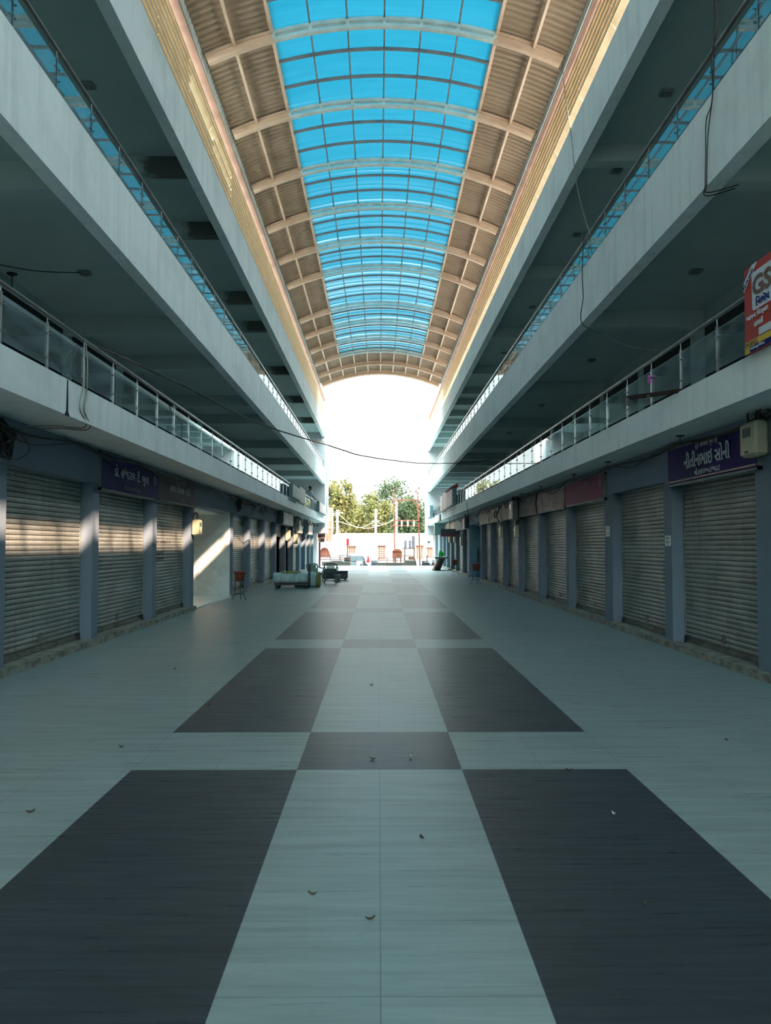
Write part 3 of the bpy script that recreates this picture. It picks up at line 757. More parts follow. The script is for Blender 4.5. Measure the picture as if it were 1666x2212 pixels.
# left, brown
t = banner(-1, 17.36, 20.92, 2.58, 3.2, M_BROWNBAN, 'faded brown grocery banner with grey lettering, second sign on the left', 0.016, 5)
b = MB(); put_text(b, 'સાગર કીરાણા સ્ટોર', (X, 18.2, 2.78), r_, u_, 1.95, 0.24, 0.012); obj('lettering', b, M_LETTER, t)
b = MB(); put_text(b, '(ટુંક સમયમાં)', (X, 18.75, 3.03), r_, u_, 0.9, 0.11); put_text(b, 'મો.૯૮૨૫૦', (X, 18.7, 2.66), r_, u_, 0.9, 0.08); emblem(b, X, -1, 20.7, 2.95, 0.1); obj('small_lettering', b, M_LETTERDIM, t)
# right, purple
t = banner(1, 9.95, 13.1, 2.56, 3.17, M_PURPLE, 'dark purple banner with pale name lettering, first sign on the right', 0.012, 8, 0.0)
X = 4.635; r_ = (0, -1, 0)
b = MB(); put_text(b, 'નીતીનભાઇ સોની', (X, 12.35, 2.78), r_, u_, 1.62, 0.25, 0.02); obj('lettering', b, M_LETTER, t)
b = MB(); put_text(b, 'મો.૯૪૨૭૦૮૭૫૮૮', (X, 11.95, 2.655), r_, u_, 0.9, 0.1, 0.01); put_text(b, '(ટુંક સમયમાં ખુલે છે)', (X, 11.9, 3.02), r_, u_, 0.78, 0.12); obj('small_lettering', b, M_LETTER, t)
b = MB(); b.box((X, 9.99, 2.61), (X - 0.008, 13.06, 2.635)); obj('border_line', b, M_FADED, t)
# right, the rest
t = banner(1, 16.8, 20.35, 2.57, 3.14, M_MAROON, 'maroon banner faded to pink in the middle, next to the notice pillar', 0.014, 11)
b = MB(); put_text(b, 'મો.૯૮૨', (X, 18.4, 2.98), r_, u_, 0.5, 0.09); emblem(b, X, 1, 17.05, 2.98, 0.12); obj('lettering', b, M_FADED, t)
banner(1, 20.4, 23.9, 2.55, 3.12, M_FADED, 'sagging pale pink banner between the maroon and the torn banner', 0.06, 12)
banner(1, 23.98, 27.4, 2.55, 3.14, M_TORN, 'torn grey green banner hanging loose at its far corner', 0.09, 15, -0.0)
banner(1, 27.5, 30.8, 2.55, 3.14, M_FADED2, 'cream banner behind the green grey meter cabinet', 0.05, 16)
banner(1, 30.9, 34.25, 2.55, 3.12, M_FADED2, 'dirty cream banner with a black cable loop over it', 0.05, 17)
banner(1, 34.35, 37.7, 2.55, 3.12, M_FADED2, 'dirty cream banner ending at the light blue bay', 0.06, 18)
banner(1, 42.7, 46.0, 2.5, 3.14, pm('plain_grey_board', S(150, 150, 148), S(130, 130, 128), 0.7), 'plain grey sign panel just beyond the light blue bay', 0.004, 19)
banner(1, 46.1, 49.7, 2.5, 3.14, pm('plain_grey_board2', S(164, 160, 156), S(140, 138, 134), 0.7), 'plain grey sign panel second beyond the light blue bay', 0.004, 20)
banner(1, 49.9, 53.2, 2.4, 3.14, pm('pink_board', S(222, 178, 156), S(200, 160, 140), 0.7), 'pale pink sign panel beyond the plain grey panels', 0.01, 21)
banner(1, 53.4, 59.0, 2.4, 3.14, M_FADED2, 'cream sign panel above the leaning boards', 0.01, 22)

def signbox(s, xa, xb, y0, y1, z0, z1, mat, label, name='sign_box', strokes=0, cat='sign'):
    t = thing(name, label, cat, (s * (xa + xb) / 2, (y0 + y1) / 2, z0))
    b = MB(); b.cbox((s * xa, y0, z0), (s * xb, y1, z1), 0.012); obj('casing', b, pm('sign_casing', S(96, 128, 132), S(84, 112, 116), 0.6), t)
    xi = s * min(xa, xb); b = MB(); b.box((xi, y0 + 0.04, z0 + 0.04), (xi - s * 0.012, y1 - 0.04, z1 - 0.04)); obj('face', b, mat, t)
    if strokes:
        b = MB(); r = random.Random(strokes)
        for k in range(strokes):
            z = z0 + 0.1 + (z1 - z0 - 0.2) * k / max(1, strokes - 1); a = y0 + 0.25
            b.box((xi - s * 0.012, a, z), (xi - s * 0.016, a + (y1 - y0) * r.uniform(0.25, 0.4), z + 0.045))
        obj('faded_marks', b, M_WHITE, t)
    return t
M_SIGNGREY = pm('dull_sign_face', S(190, 186, 176), S(150, 148, 138), 0.6, 0, 0.4, (1, 1, .4), 2)
M_SIGNPINK = pm('pinkish_sign_face', S(206, 182, 176), S(190, 166, 160), 0.6)
signbox(-1, 4.42, 4.7, 38.0, 42.4, 2.6, 3.22, M_SIGNGREY, 'dirty white sign box above the half open shop', strokes=5)
signbox(-1, 4.4, 4.7, 51.5, 54.6, 2.3, 3.24, M_SIGNPINK, 'tall pinkish sign box beside the cable loops at the far left')
signbox(-1, 3.70, 3.875, 35.3, 38.8, 3.72, 4.3, M_SIGNGREY, 'white sign box hung on the lower balcony railing at the far left')
signbox(-1, 3.80, 3.875, 39.4, 42.4, 3.72, 4.5, M_SIGNGREY, 'thin grey panel beyond the white sign box on the left balcony')
signbox(-1, 3.70, 3.875, 51.2, 57.8, 3.72, 4.4, M_SIGNPINK, 'long pale pink sign board at the far end of the left balcony')
signbox(1, 3.80, 4.045, 60.5, 64.0, 3.72, 4.6, pm('cream_face', S(206, 202, 180), S(190, 186, 166), .6), 'cream sign box at the far end of the right balcony')
signbox(1, 3.95, 4.045, 50.4, 52.2, 3.72, 4.75, M_SIGNPINK, 'upright pale plank fixed to the far right balcony')
signbox(1, 3.90, 4.045, 46.6, 49.6, 3.72, 4.8, M_SIGNPINK, 'pale leaning board on the far right balcony')
t = signbox(1, 3.82, 4.045, 42.2, 46.2, 3.72, 4.6, M_SIGNPINK, 'faded sign with a red hood on the right balcony', strokes=4)
b = MB(); b.prism([(3.70, 42.1, 4.62), (4.1, 42.1, 4.86), (4.1, 42.1, 4.62)], (0, 4.2, 0)); obj('red_hood', b, M_RED, t)
signbox(1, 3.96, 4.045, 53.0, 55.0, 3.2, 3.66, M_SIGNPINK, 'small square sign on the far right fascia')
signbox(1, 3.9, 4.6, 57.0, 57.4, 2.35, 3.2, pm('warm_lightbox', S(236, 214, 170), S(220, 196, 150), .5), 'cream light box sign hanging under the far right soffit')
t = thing('hanging_sign', 'dark slate sign with a red lower edge projecting from the right wall', 'sign', (4.1, 49.4, 2.2))
b = MB(); b.cbox((3.75, 49.4, 2.2), (4.68, 49.5, 2.62), 0.01); obj('board', b, M_SLATE, t)
b = MB(); b.box((3.75, 49.385, 2.16), (4.68, 49.515, 2.23)); obj('lower_edge', b, M_RED, t)
b = MB(); b.bar((4.3, 49.45, 2.62), (4.3, 49.45, 3.25), 0.03); obj('hanger', b, M_BLKMETAL, t)

# red hoarding on the right balcony
t = thing('hoarding', 'red and yellow printed hoarding tied to the right balcony, cut by the picture edge', 'hoarding', (4.0, 7.4, 3.68))
Y0, Z0 = 8.80, 3.69
X = 3.99
b = MB(); b.box((X, 5.9, Z0), (X + 0.03, Y0, Z0 + 0.93)); obj('red_sheet', b, M_RED, t)
def P(d, h, k=1): return (X - 0.003 * k, Y0 - d, Z0 + h)
b = MB(); b.prism([P(0, 0), P(2.9, 0), P(2.9, 0.13), P(0, 0.13)], (-0.003, 0, 0)); obj('yellow_band', b, M_YELLOW, t)
b = MB(); b.prism([P(0.13, -0.0, 2), P(2.9, -0.0, 2), P(2.9, 0.062, 2), P(0.13, 0.062, 2)], (-0.003, 0, 0)); obj('navy_band', b, M_NAVY, t)
b = MB()
rc = [(0.19 + 0.05 * (1 - math.cos(a)), 0.43 + 0.05 * (1 - math.sin(a))) for a in [PI / 2 * k / 6 for k in range(7)]]
b.prism([P(d, h) for d, h in ([(0.19, 0.84)] + rc[::1] + [(2.4, 0.43), (2.4, 0.84)])], (-0.003, 0, 0))
b.prism([P(0, 0.69), P(0, 0.79), P(0.2, 0.93), P(0.32, 0.93)], (-0.003, 0, 0)); obj('white_panel', b, M_HWHITE, t)
r_ = (0, -1, 0)
b = MB(); put_text(b, 'GS', P(0.215, 0.575, 3), r_, u_, 0.42, 0.21, 0.03); obj('initials', b, M_MBROWN, t)
b = MB(); put_text(b, 'P.G.V.C.L.', P(0.03, 0.07, 3), r_, u_, 0.3, 0.05, 0.01); obj('band_lettering', b, M_MBROWN, t)
b = MB(); put_text(b, 'િનભૅય', P(0.29, 0.46, 3), r_, u_, 0.3, 0.1, 0.015); put_text(b, '૧૨.૨૦.૨૦૨૦', P(0.02, 0.705, 3), (0, -0.82, 0.57), (0, 0.57, 0.82), 0.27, 0.045); obj('navy_lettering', b, M_NAVY, t)
b = MB(); put_text(b, 'આપના િવસ્તાર', P(0.06, 0.335, 3), r_, u_, 0.5, 0.085, 0.015); put_text(b, 'હાલાકી', P(0.24, 0.25, 3), r_, u_, 0.2, 0.075, 0.015)
put_text(b, 'ગવેન્દિસંહ', P(0.15, 0.012, 4), r_, u_, 0.32, 0.045, 0.01); b.prism([P(0.33, 0.14), P(0.9, 0.14), P(0.9, 0.22), P(0.33, 0.22)], (-0.003, 0, 0)); obj('white_lettering', b, M_LETTER, t)

# ================================================================== METERS, NOTICES
def meter(s, xa, xb, y0, y1, z0, z1, label, mat=M_METER, wires=3, seed=1):
    t = thing('meter_box', label, 'meter', (s * (xa + xb) / 2, (y0 + y1) / 2, z0), 'electricity meter boxes')
    b = MB(); b.cbox((s * xa, y0, z0), (s * xb, y1, z1), 0.03); obj('case', b, mat, t)
    xi = s * min(xa, xb); h = z1 - z0; w = y1 - y0
    b = MB(); b.box((xi, y0 + w * 0.3, z0 + h * 0.56), (xi - s * 0.006, y0 + w * 0.75, z0 + h * 0.82)); b.box((xi, y0 + w * 0.45, z0 + h * 0.1), (xi - s * 0.006, y0 + w * 0.65, z0 + h * 0.16)); obj('display', b, M_LCD, t)
    r = random.Random(seed)
    for k in range(wires):
        yy = y0 + w * (0.25 + 0.5 * k / max(1, wires - 1)); xm = s * ((xa + xb) / 2)
        p = arc_pts([(xm, yy, z1 - 0.02), (xm, yy + r.uniform(-.1, .1), z1 + 0.1 + r.uniform(0, .06)), (xm + s * 0.06, yy + r.uniform(-.2, .2), z1 + 0.16), (s * 4.68, yy + r.uniform(-.2, .2), z1 + 0.05)], 8)
        b = MB(); b.tube(p, 0.012, 6); obj('wire', b, M_BLACK if seed != 2 else M_CABLEBROWN, t)
    return t
t = meter(1, 4.45, 4.62, 9.60, 10.03, 2.70, 3.12, 'cream meter box with dark display over the purple banner', wires=3, seed=4)
b = MB(); b.box((4.62, 9.5, 2.72), (4.7, 9.98, 3.1)); obj('back_box', b, M_METERGREY, t)
meter(-1, 4.50, 4.69, 20.55, 20.95, 1.88, 2.28, 'sunlit cream meter box on the pillar beside the white passage', seed=2)
meter(1, 4.42, 4.62, 27.0, 27.75, 2.48, 3.12, 'green grey meter cabinet over the cream banner', M_METERGREY, 4, 5)
meter(1, 4.56, 4.69, 27.25, 27.62, 1.88, 2.3, 'pale meter box on the pillar below the meter cabinet', seed=6)
meter(1, 4.56, 4.69, 30.65, 31.05, 1.92, 2.34, 'pale meter box on the pillar below the black cable loop', seed=7)
meter(1, 4.46, 4.62, 42.5, 43.1, 2.5, 3.1, 'grey meter cabinet at the far corner of the light blue bay', M_METERGREY, 4, 8)
meter(1, 4.56, 4.69, 45.5, 46.0, 1.6, 2.1, 'pale meter box on the first pillar beyond the blue bay', seed=9)
meter(1, 4.56, 4.69, 49.55, 50.0, 1.8, 2.3, 'pale meter box on the pillar behind the farther plant pot', seed=10)
meter(1, 4.56, 4.69, 52.95, 53.4, 1.8, 2.4, 'pale meter box below the pink sign panel', seed=11)
meter(-1, 4.45, 4.69, 41.15, 41.6, 1.85, 2.4, 'sunlit cream meter box on the pillar beside the red cloth', seed=12)
meter(-1, 4.45, 4.69, 44.95, 45.4, 1.7, 2.25, 'sunlit cream meter box on the pillar beyond the red cloth', seed=13)
meter(-1, 4.40, 4.69, 45.6, 47.6, 2.3, 3.1, 'pale grey junction cabinet with hanging cables at the far left', pm('pale_cabinet', S(196, 196, 180), S(160, 160, 148), .6), 4, 14)
def notice(y0, y1, z0, z1, label, rows):
    t = thing('paper_notice', label, 'notice', (4.695, (y0 + y1) / 2, z0), 'paper notices on the pillars')
    b = MB(); b.box((4.699, y0, z0), (4.693, y1, z1)); obj('sheet', b, M_PAPER, t)
    b = MB()
    for (body, a, c, z, h) in rows: put_text(b, body, (4.692, c, z), (0, -1, 0), (0, 0, 1), c - a, h, 0, 0.001)
    obj('print', b, M_LETTERDARK, t)
notice(13.13, 13.40, 1.62, 1.79, 'white paper notice on the pillar between the first two right shutters', [('ભાડાપટ્ટે', 13.16, 13.36, 1.73, 0.04), ('વેચાણ', 13.18, 13.33, 1.66, 0.045)])
notice(16.6, 16.9, 1.81, 2.02, 'white paper notice on the pillar beside the maroon banner', [('દુ.નં. ૨૭', 16.63, 16.87, 1.95, 0.04), ('ના છે', 16.66, 16.84, 1.85, 0.04)])

# ================================================================== CABLES
def cable(pts, r, mat, label, n=10, jit=0.0, name='cable'):
    b = MB(); b.tube(arc_pts(pts, n, jit), r, 6)
    return tag(obj(name, b, mat), label, 'cable', 'loose cables of the hall')
pix = [(183, 738, 11.04), (250, 765, 12.3), (300, 788, 13.6), (430, 850, 16.5), (500, 888, 18.3), (560, 915, 20.5), (650, 945, 23.6), (710, 962, 26), (755, 977, 27.8), (780, 984, 29), (830, 992, 31.2), (900, 1000, 33.5), (960, 1001, 36), (1020, 999, 38.5)]
cable([onY(*p) for p in pix] + [(5.6, 40.5, 5.9)], 0.018, pm('slung_wire', S(70, 66, 58), None, .6), 'long thin wire slung across the hall from balcony to balcony', 6, 0.006)
def onF(px, py, X, dx=0.02): return onX(px, py, X)
cable([onX(183, 738, -3.95), onX(180, 775, -3.86), onX(180, 830, -3.86), onX(172, 880, -3.86), (-3.95, 11.0, 3.22), (-4.3, 10.75, 3.2), (-4.64, 10.45, 3.14)], 0.009, M_CABLEPALE, 'grey cable hanging over the left fascia from the railing, nearer strand')
cable([onX(186, 742, -3.95), onX(189, 790, -3.86), onX(187, 850, -3.86), onX(181, 885, -3.86), (-3.95, 11.15, 3.215), (-4.3, 10.9, 3.19), (-4.64, 10.5, 3.1)], 0.009, M_CABLEPALE, 'grey cable hanging over the left fascia from the railing, farther strand')
cable([onX(1552, -60, 4.02), onX(1549, 60, 4.02), onX(1537, 130, 4.02), onX(1540, 200, 4.02), onX(1530, 290, 4.02), onX(1527, 395, 4.02), (4.1, 10.0, 6.02), (4.4, 9.8, 6.03)], 0.008, M_CABLEBROWN, 'brown cable hanging down the upper right fascia')
cable([onX(1544, -60, 4.01), onX(1543, 120, 4.01), onX(1538, 220, 4.01), onX(1526, 260, 4.01), onX(1525, 330, 4.01), onX(1524, 395, 4.01), (4.1, 10.05, 6.0), (4.4, 9.9, 6.03)], 0.007, M_BLACK, 'thin black cable hanging beside the brown one on the right')
cable([onX(1215, 140, 4.08), onX(1222, 210, 4.02), onX(1234, 290, 4.02), onX(1243, 380, 4.02), onX(1258, 450, 4.02), onX(1276, 508, 4.1)], 0.009, M_CABLEPALE, 'thin pale wire dropping from the right gutter to the upper railing')
cable([onX(1262, 500, 4.1), onX(1258, 590, 4.02), onX(1260, 640, 4.02), onX(1257, 697, 4.02), onX(1300, 722, 4.25), onX(1360, 748, 4.25), onX(1437, 757, 4.2)], 0.009, M_BLACK, 'thin black wire looping below the upper right fascia')
cable([onX(1008, 1085, 4.02), onX(1011, 1105, 4.02), onX(1015, 1118, 4.3), onX(1026, 1128, 4.6), onX(1036, 1133, 4.68)], 0.012, M_BLACK, 'black wire from the far right fascia to the light blue bay')
def wallrun(s, y0, y1, z, sag, r, mat, label, seed, step=3.5, x=4.62):
    rr = random.Random(seed); pts = []; y = y0
    while y < y1:
        pts.append((s * (x + rr.uniform(-.02, .03)), y, z + rr.uniform(-0.02, 0.02)))
        pts.append((s * (x + rr.uniform(-.03, .02)), y + step * rr.uniform(0.35, 0.65), z - sag * rr.uniform(0.5, 1.2))); y += step
    cable(pts, r, mat, label, 7, 0.004)
wallrun(-1, 9.2, 27, 3.2, 0.14, 0.016, M_BLACK, 'thick black cable sagging above the left signs', 1)
wallrun(-1, 9.4, 36, 3.2, 0.22, 0.010, M_CABLEBROWN, 'brown cable draped across the tops of the left signs', 2)
wallrun(-1, 12.0, 40, 3.21, 0.1, 0.012, M_BLACK, 'thin black cable tight under the left soffit', 3)
wallrun(-1, 25.5, 58, 3.2, 0.26, 0.018, M_BLACK, 'black cable with deep loops beyond the white passage', 4, 1.6)
wallrun(-1, 26.5, 40, 3.18, 0.2, 0.014, M_BLKMETAL, 'dark cable wavering beside the deep loops on the left', 5, 1.1)
wallrun(-1, 44.0, 59, 3.15, 0.4, 0.03, M_BLACK, 'heavy black cable looping over the far left sign boxes', 6, 2.1, 4.36)
wallrun(1, 9.2, 40, 3.2, 0.1, 0.018, M_BLACK, 'thick black cable along the tops of the right banners', 7)
wallrun(1, 9.4, 36, 3.2, 0.18, 0.010, M_CABLEBROWN, 'brown cable sagging behind the right banners', 8)
wallrun(1, 23.5, 38, 3.2, 0.2, 0.016, M_BLACK, 'black cable drooping over the torn banner', 9, 1.7)
wallrun(1, 38.0, 62, 3.2, 0.2, 0.018, M_BLACK, 'black cable beyond the light blue bay on the right', 10, 1.8)
cable([(-4.6, 9.6, 3.16), (-4.55, 10.1, 2.95), (-4.58, 9.75, 2.78), (-4.6, 10.4, 2.72), (-4.58, 10.75, 2.9), (-4.6, 10.4, 3.1)], 0.007, M_CABLEBROWN, 'loose wire loop hanging at the near left corner')
cable([(4.6, 30.95, 3.1), (4.5, 30.9, 2.85), (4.46, 31.3, 2.68), (4.48, 31.6, 2.85), (4.5, 31.3, 2.95), (4.48, 30.95, 2.7), (4.55, 30.4, 2.4)], 0.022, M_BLACK, 'black cable looped in a ring over the dirty cream banner')
cable([(4.66, 38.0, 2.7), (4.6, 38.5, 2.2), (4.62, 39.0, 1.85), (4.6, 38.2, 1.5), (4.66, 37.7, 1.4)], 0.014, M_BLACK, 'black wire hanging in front of the light blue wall')
for i, (x, y, z, lab) in enumerate(((-4.62, 10.2, 2.98, 'dark tangle of wires at the near left corner of the soffit'), (-4.6, 27.2, 2.98, 'dark knot of wires above the first shutter past the passage'), (4.58, 37.72, 1.2, 'black coil of cable hanging on the pillar by the light blue bay'))):
    r = random.Random(20 + i); t = thing('cable_tangle', lab, 'cable', (x, y, z))
    for k in range(5):
        ca = [(x + r.uniform(-.06, .03), y + r.uniform(-.22, .22), z + r.uniform(-.26, .2)) for _ in range(6)]
        if i == 2: ca = [(x + r.uniform(-.02, .02), y + 0.09 * math.cos(q * 1.25), z + 0.32 * math.sin(q * 1.25) + r.uniform(-.05, .05)) for q in range(6)]
        b = MB(); b.tube(arc_pts(ca, 6), 0.02, 6); obj('strand', b, M_BLACK, t)
# hooks and small ceiling plates
def plate(x, y, z, w, label):
    t = thing('ceiling_plate', label, 'fixture', (x, y, z - 0.04), 'small plates on the corridor ceilings')
    b = MB(); b.cbox((x - w / 2, y - w / 2, z - 0.045), (x + w / 2, y + w / 2, z), 0.01); obj('plate', b, M_METERGREY, t)
    b = MB(); b.box((x - w * 0.3, y - w * 0.3, z - 0.06), (x + w * 0.3, y + w * 0.3, z - 0.045)); obj('opening', b, pm('plate_inner', S(104, 112, 110), None, .7), t)
for k, (px, py) in enumerate(((1440, 202), (1332, 371), (1246, 508), (1150, 664), (1088, 763))):
    p = onZ(px, py, 9.80); plate(p.x, p.y, 9.83, 0.22, 'small plate on the upper right corridor ceiling, %s from the near end' % ORD[k])
for k, (px, py) in enumerate(((1503, 588), (1278, 779), (1170, 876), (1100, 936))):
    p = onZ(px, py, 6.38); plate(p.x, p.y, 6.41, 0.2, 'small plate on the lower right corridor ceiling, %s from the near end' % ORD[k])
for k, (px, py) in enumerate(((190, 186), (305, 378))):
    p = onZ(px, py, 9.80); plate(p.x, p.y, 9.83, 0.22, 'small plate on the upper left corridor ceiling, %s one' % ('nearer', 'farther')[k])
for k, (px, py) in enumerate(((182, 591), (385, 788))):
    p = onZ(px, py, 6.38); plate(p.x, p.y, 6.41, 0.2, 'small plate on the lower left corridor ceiling, %s one' % ('nearer', 'farther')[k])
for k, (px, py) in enumerate(((26, 592), (1379, 782), (1243, 880))):
    p = onZ(px, py, 6.40); t = thing('fan_hook', 'bare fan hook hanging from the lower corridor ceiling, %s' % ('on the left', 'nearer one on the right', 'farther one on the right')[k], 'hook', (p.x, p.y, 6.2), 'fan hooks')
    b = MB(); b.lathe((p.x, p.y, 6.41), [(0.02, -0.05), (0.09, -0.02), (0.09, 0)], 12); obj('rose', b, M_BLKMETAL, t)
    b = MB(); b.tube([(p.x, p.y, 6.38), (p.x, p.y, 6.12)], 0.012, 6); obj('rod', b, M_BLKMETAL, t)
cable([onZ(-5, 571, 6.37), onZ(60, 583, 6.3), onZ(120, 588, 6.33), onZ(178, 589, 6.37)], 0.008, M_BLACK, 'thin wire under the lower left corridor ceiling')
# soffit hooks holding the right cables
for k, y in enumerate((12.0, 15.8, 18.6, 22.4, 25.5)):
    t = thing('soffit_hook', 'little wire hook under the right soffit, %s from the near end' % ORD[k], 'hook', (4.5, y, 3.1), 'soffit hooks')
    b = MB(); b.tube([(4.45, y, 3.25), (4.45, y, 3.14), (4.49, y, 3.1), (4.52, y, 3.13)], 0.007, 6); b.box((4.40, y - 0.05, 3.235), (4.5, y + 0.05, 3.25)); obj('hook', b, M_BLKMETAL, t)
# iron bracket on the right balcony
t = thing('iron_bracket', 'dark iron bracket bar sticking out from the lower right balcony', 'bracket', (4.05, 11.1, 3.7))
b = MB(); b.bar((4.12, 10.95, 3.72), (3.42, 11.2, 3.66), 0.05, 0.05); obj('arm', b, pm('dark_iron', S(40, 33, 31), None, .9, 0, .1), t)
for f in (0.02, 0.38, 0.95):
    b = MB(); q = Vector((3.42, 11.2, 3.66)).lerp(Vector((4.12, 10.95, 3.72)), f); b.box((q.x - 0.02, q.y - 0.03, q.z - 0.1), (q.x + 0.02, q.y + 0.03, q.z)); obj('clamp', b, M_BLKMETAL, t)
t = thing('iron_bracket', 'dark iron bracket sticking out from the far right balcony', 'bracket', (4.05, 53.0, 3.7))
b = MB(); b.bar((4.05, 49.6, 3.70), (3.55, 53.0, 3.75), 0.07, 0.07); b.bar((3.55, 53.0, 3.75), (3.6, 53.0, 3.4), 0.05); obj('arm', b, M_BLKMETAL, t)
t = thing('ribbon_bow', 'small pink ribbon tied to a railing post on the right', 'ribbon', (4.12, 12.33, 4.14))
b = MB(); b.ball((4.11, 12.31, 4.18), 0.03, 10, (1, 1, 1.2)); b.ball((4.11, 12.33, 4.12), 0.025, 8, (1, 1, 1.6)); obj('bow', b, M_PINKBALL, t)
# expansion joint filler on the left fascia
pj = onX(147, 850, -3.87); b = MB(); b.prism([(-3.875, pj.y - 0.015, 3.69), (-3.875, pj.y + 0.015, 3.69), (-3.875, pj.y + 0.03, 3.3), (-3.875, pj.y + 0.08, 3.245), (-3.875, pj.y - 0.08, 3.245), (-3.875, pj.y - 0.03, 3.3)], (-0.02, 0, 0))
struct('trim_40', b, M_DARKIN, 'dark open expansion joint in the near left fascia', 'joint')

# ================================================================== PLANT POTS, TROLLEY, CHAIRS
def planter(x, y, label, rz=0.0):
    t = thing('potted_stand', label, 'plant stand', (x, y, 0), 'pots on wire stands')
    b = MB(); b.lathe((x, y, 0.56), [(0.115, 0.0), (0.12, 0.005), (0.165, 0.25), (0.19, 0.255), (0.195, 0.3), (0.178, 0.305), (0.165, 0.27)], 22); obj('pot', b, M_TERRA, t)
    b = MB(); b.lathe((x, y, 0.815), [(0.16, 0.0), (0.12, 0.012), (0.01, 0.02)], 16); obj('soil', b, M_SOIL, t)
    b = MB(); b.tube([(x + 0.15 * math.cos(k * PI / 12), y + 0.15 * math.sin(k * PI / 12), 0.6) for k in range(25)], 0.008, 6); obj('ring', b, M_BLKMETAL, t)
    for k in range(3):
        a = rz + 2 * PI * k / 3; ca, sa = math.cos(a), math.sin(a)
        b = MB(); b.tube(arc_pts([(x + 0.15 * ca, y + 0.15 * sa, 0.72), (x + 0.14 * ca, y + 0.14 * sa, 0.45), (x + 0.16 * ca, y + 0.16 * sa, 0.2), (x + 0.24 * ca, y + 0.24 * sa, 0.008)], 6), 0.009, 6); obj('leg', b, M_BLKMETAL, t)
    b = MB()
    for k in range(3):
        a0, a1 = rz + 2 * PI * k / 3, rz + 2 * PI * (k + 1) / 3
        b.tube([(x + 0.16 * math.cos(a0), y + 0.16 * math.sin(a0), 0.2), (x + 0.16 * math.cos(a1), y + 0.16 * math.sin(a1), 0.2)], 0.006, 5)
    obj('brace', b, M_BLKMETAL, t)
planter(-4.12, 24.4, 'terracotta pot on a black wire stand before the white passage wall', -0.5)
planter(4.12, 34.6, 'terracotta pot on a wire stand near the light blue bay', 0.6)
planter(4.15, 44.6, 'smaller looking terracotta pot on a wire stand beyond the light blue bay', 0.2)

t = thing('platform_trolley', 'black platform trolley with an upright handle at its end', 'trolley', (-3.3, 31.3, 0))
x0, x1, y0, y1 = -3.92, -2.62, 30.95, 31.65
b = MB(); b.box((x0, y0, 0.165), (x1, y1, 0.2)); 
for yy in (y0, y1 - 0.04): b.box((x0, yy, 0.13), (x1, yy + 0.04, 0.165))
obj('deck', b, M_BLKMETAL, t)
for yy in (y0 + 0.08, y1 - 0.08):
    b = MB(); b.tube([(x1 - 0.02, yy, 0.17), (x1 - 0.02, yy, 0.93)], 0.018, 8); obj('handle_post', b, M_BLKMETAL, t)
for zz in (0.88, 0.42):
    b = MB(); b.tube([(x1 - 0.02, y0 + 0.02, zz), (x1 - 0.02, y1 - 0.02, zz)], 0.015, 8); obj('handle_bar', b, M_BLKMETAL, t)
for wx in (x0 + 0.1, x1 - 0.1):
    for wy in (y0 + 0.06, y1 - 0.06):
        b = MB(); b.lathe((wx, wy, 0.08), [(0.03, -0.025), (0.075, -0.022), (0.08, 0), (0.075, 0.022), (0.03, 0.025)], 18, 'Y'); w_ = obj('wheel', b, M_TYRE, t)
        b = MB(); b.lathe((wx, wy, 0.08), [(0.012, -0.03), (0.035, -0.028), (0.035, 0.028), (0.012, 0.03)], 12, 'Y'); obj('hub', b, M_SILVER, w_)
        b = MB(); b.bar((wx, wy - 0.03, 0.08), (wx, wy - 0.03, 0.165), 0.03, 0.012); b.bar((wx, wy + 0.03, 0.08), (wx, wy + 0.03, 0.165), 0.03, 0.012); obj('caster_fork', b, M_BLKMETAL, t)
def bale(x0, x1, y0, y1, z0, z1, seed):
    r = random.Random(seed); b = MB(); n, m = 40, 20
    q = [r.uniform(0, 6) for _ in range(6)]
    def fn(u, v):
        a = 2 * PI * v; c, s = math.cos(a), math.sin(a)
        k = (abs(c) ** 6 + abs(s) ** 6) ** (-1 / 6)
        e = 1 - 0.12 * (2 * u - 1) ** 8
        yy = (y0 + y1) / 2 + (y1 - y0) / 2 * c * k * e; zz = (z0 + z1) / 2 + (z1 - z0) / 2 * s * k * e
        fold = 0.018 * math.sin(u * 23 + q[0] + v * 3) + 0.014 * math.sin(u * 9 + v * 14 + q[1]) + 0.008 * math.sin(u * 47 + q[2] + 5 * v)
        zz += fold * (1 if s > -0.6 else 0); yy += fold * 0.9
        return (x0 + (x1 - x0) * u, yy, max(z0, zz))
    b.grid(fn, n, m)
    for u in (0.0, 1.0):
        ring = [fn(u, k / m) for k in range(m)]; b.add(ring, [tuple(range(m))])
    return b
t = thing('wrapped_bale', 'pale blue tarpaulin bale lying on the trolley deck', 'bale', (-3.3, 31.3, 0.2), 'wrapped bales')
obj('tarpaulin', bale(-3.98, -2.68, 30.98, 31.62, 0.202, 0.6, 3), M_TARP, t)
obj('sacking', bale(-3.7, -2.95, 31.02, 31.5, 0.56, 0.64, 5), M_SACK, t)
t = thing('wrapped_bale', 'pale tarpaulin bale with an olive end on the floor behind the trolley', 'bale', (-2.7, 32.4, 0), 'wrapped bales')
obj('tarpaulin', bale(-3.3, -2.42, 32.0, 32.9, 0.0, 0.58, 7), M_TARP, t)
obj('sacking', bale(-2.44, -2.3, 32.02, 32.88, 0.0, 0.56, 9), M_SACK, t)

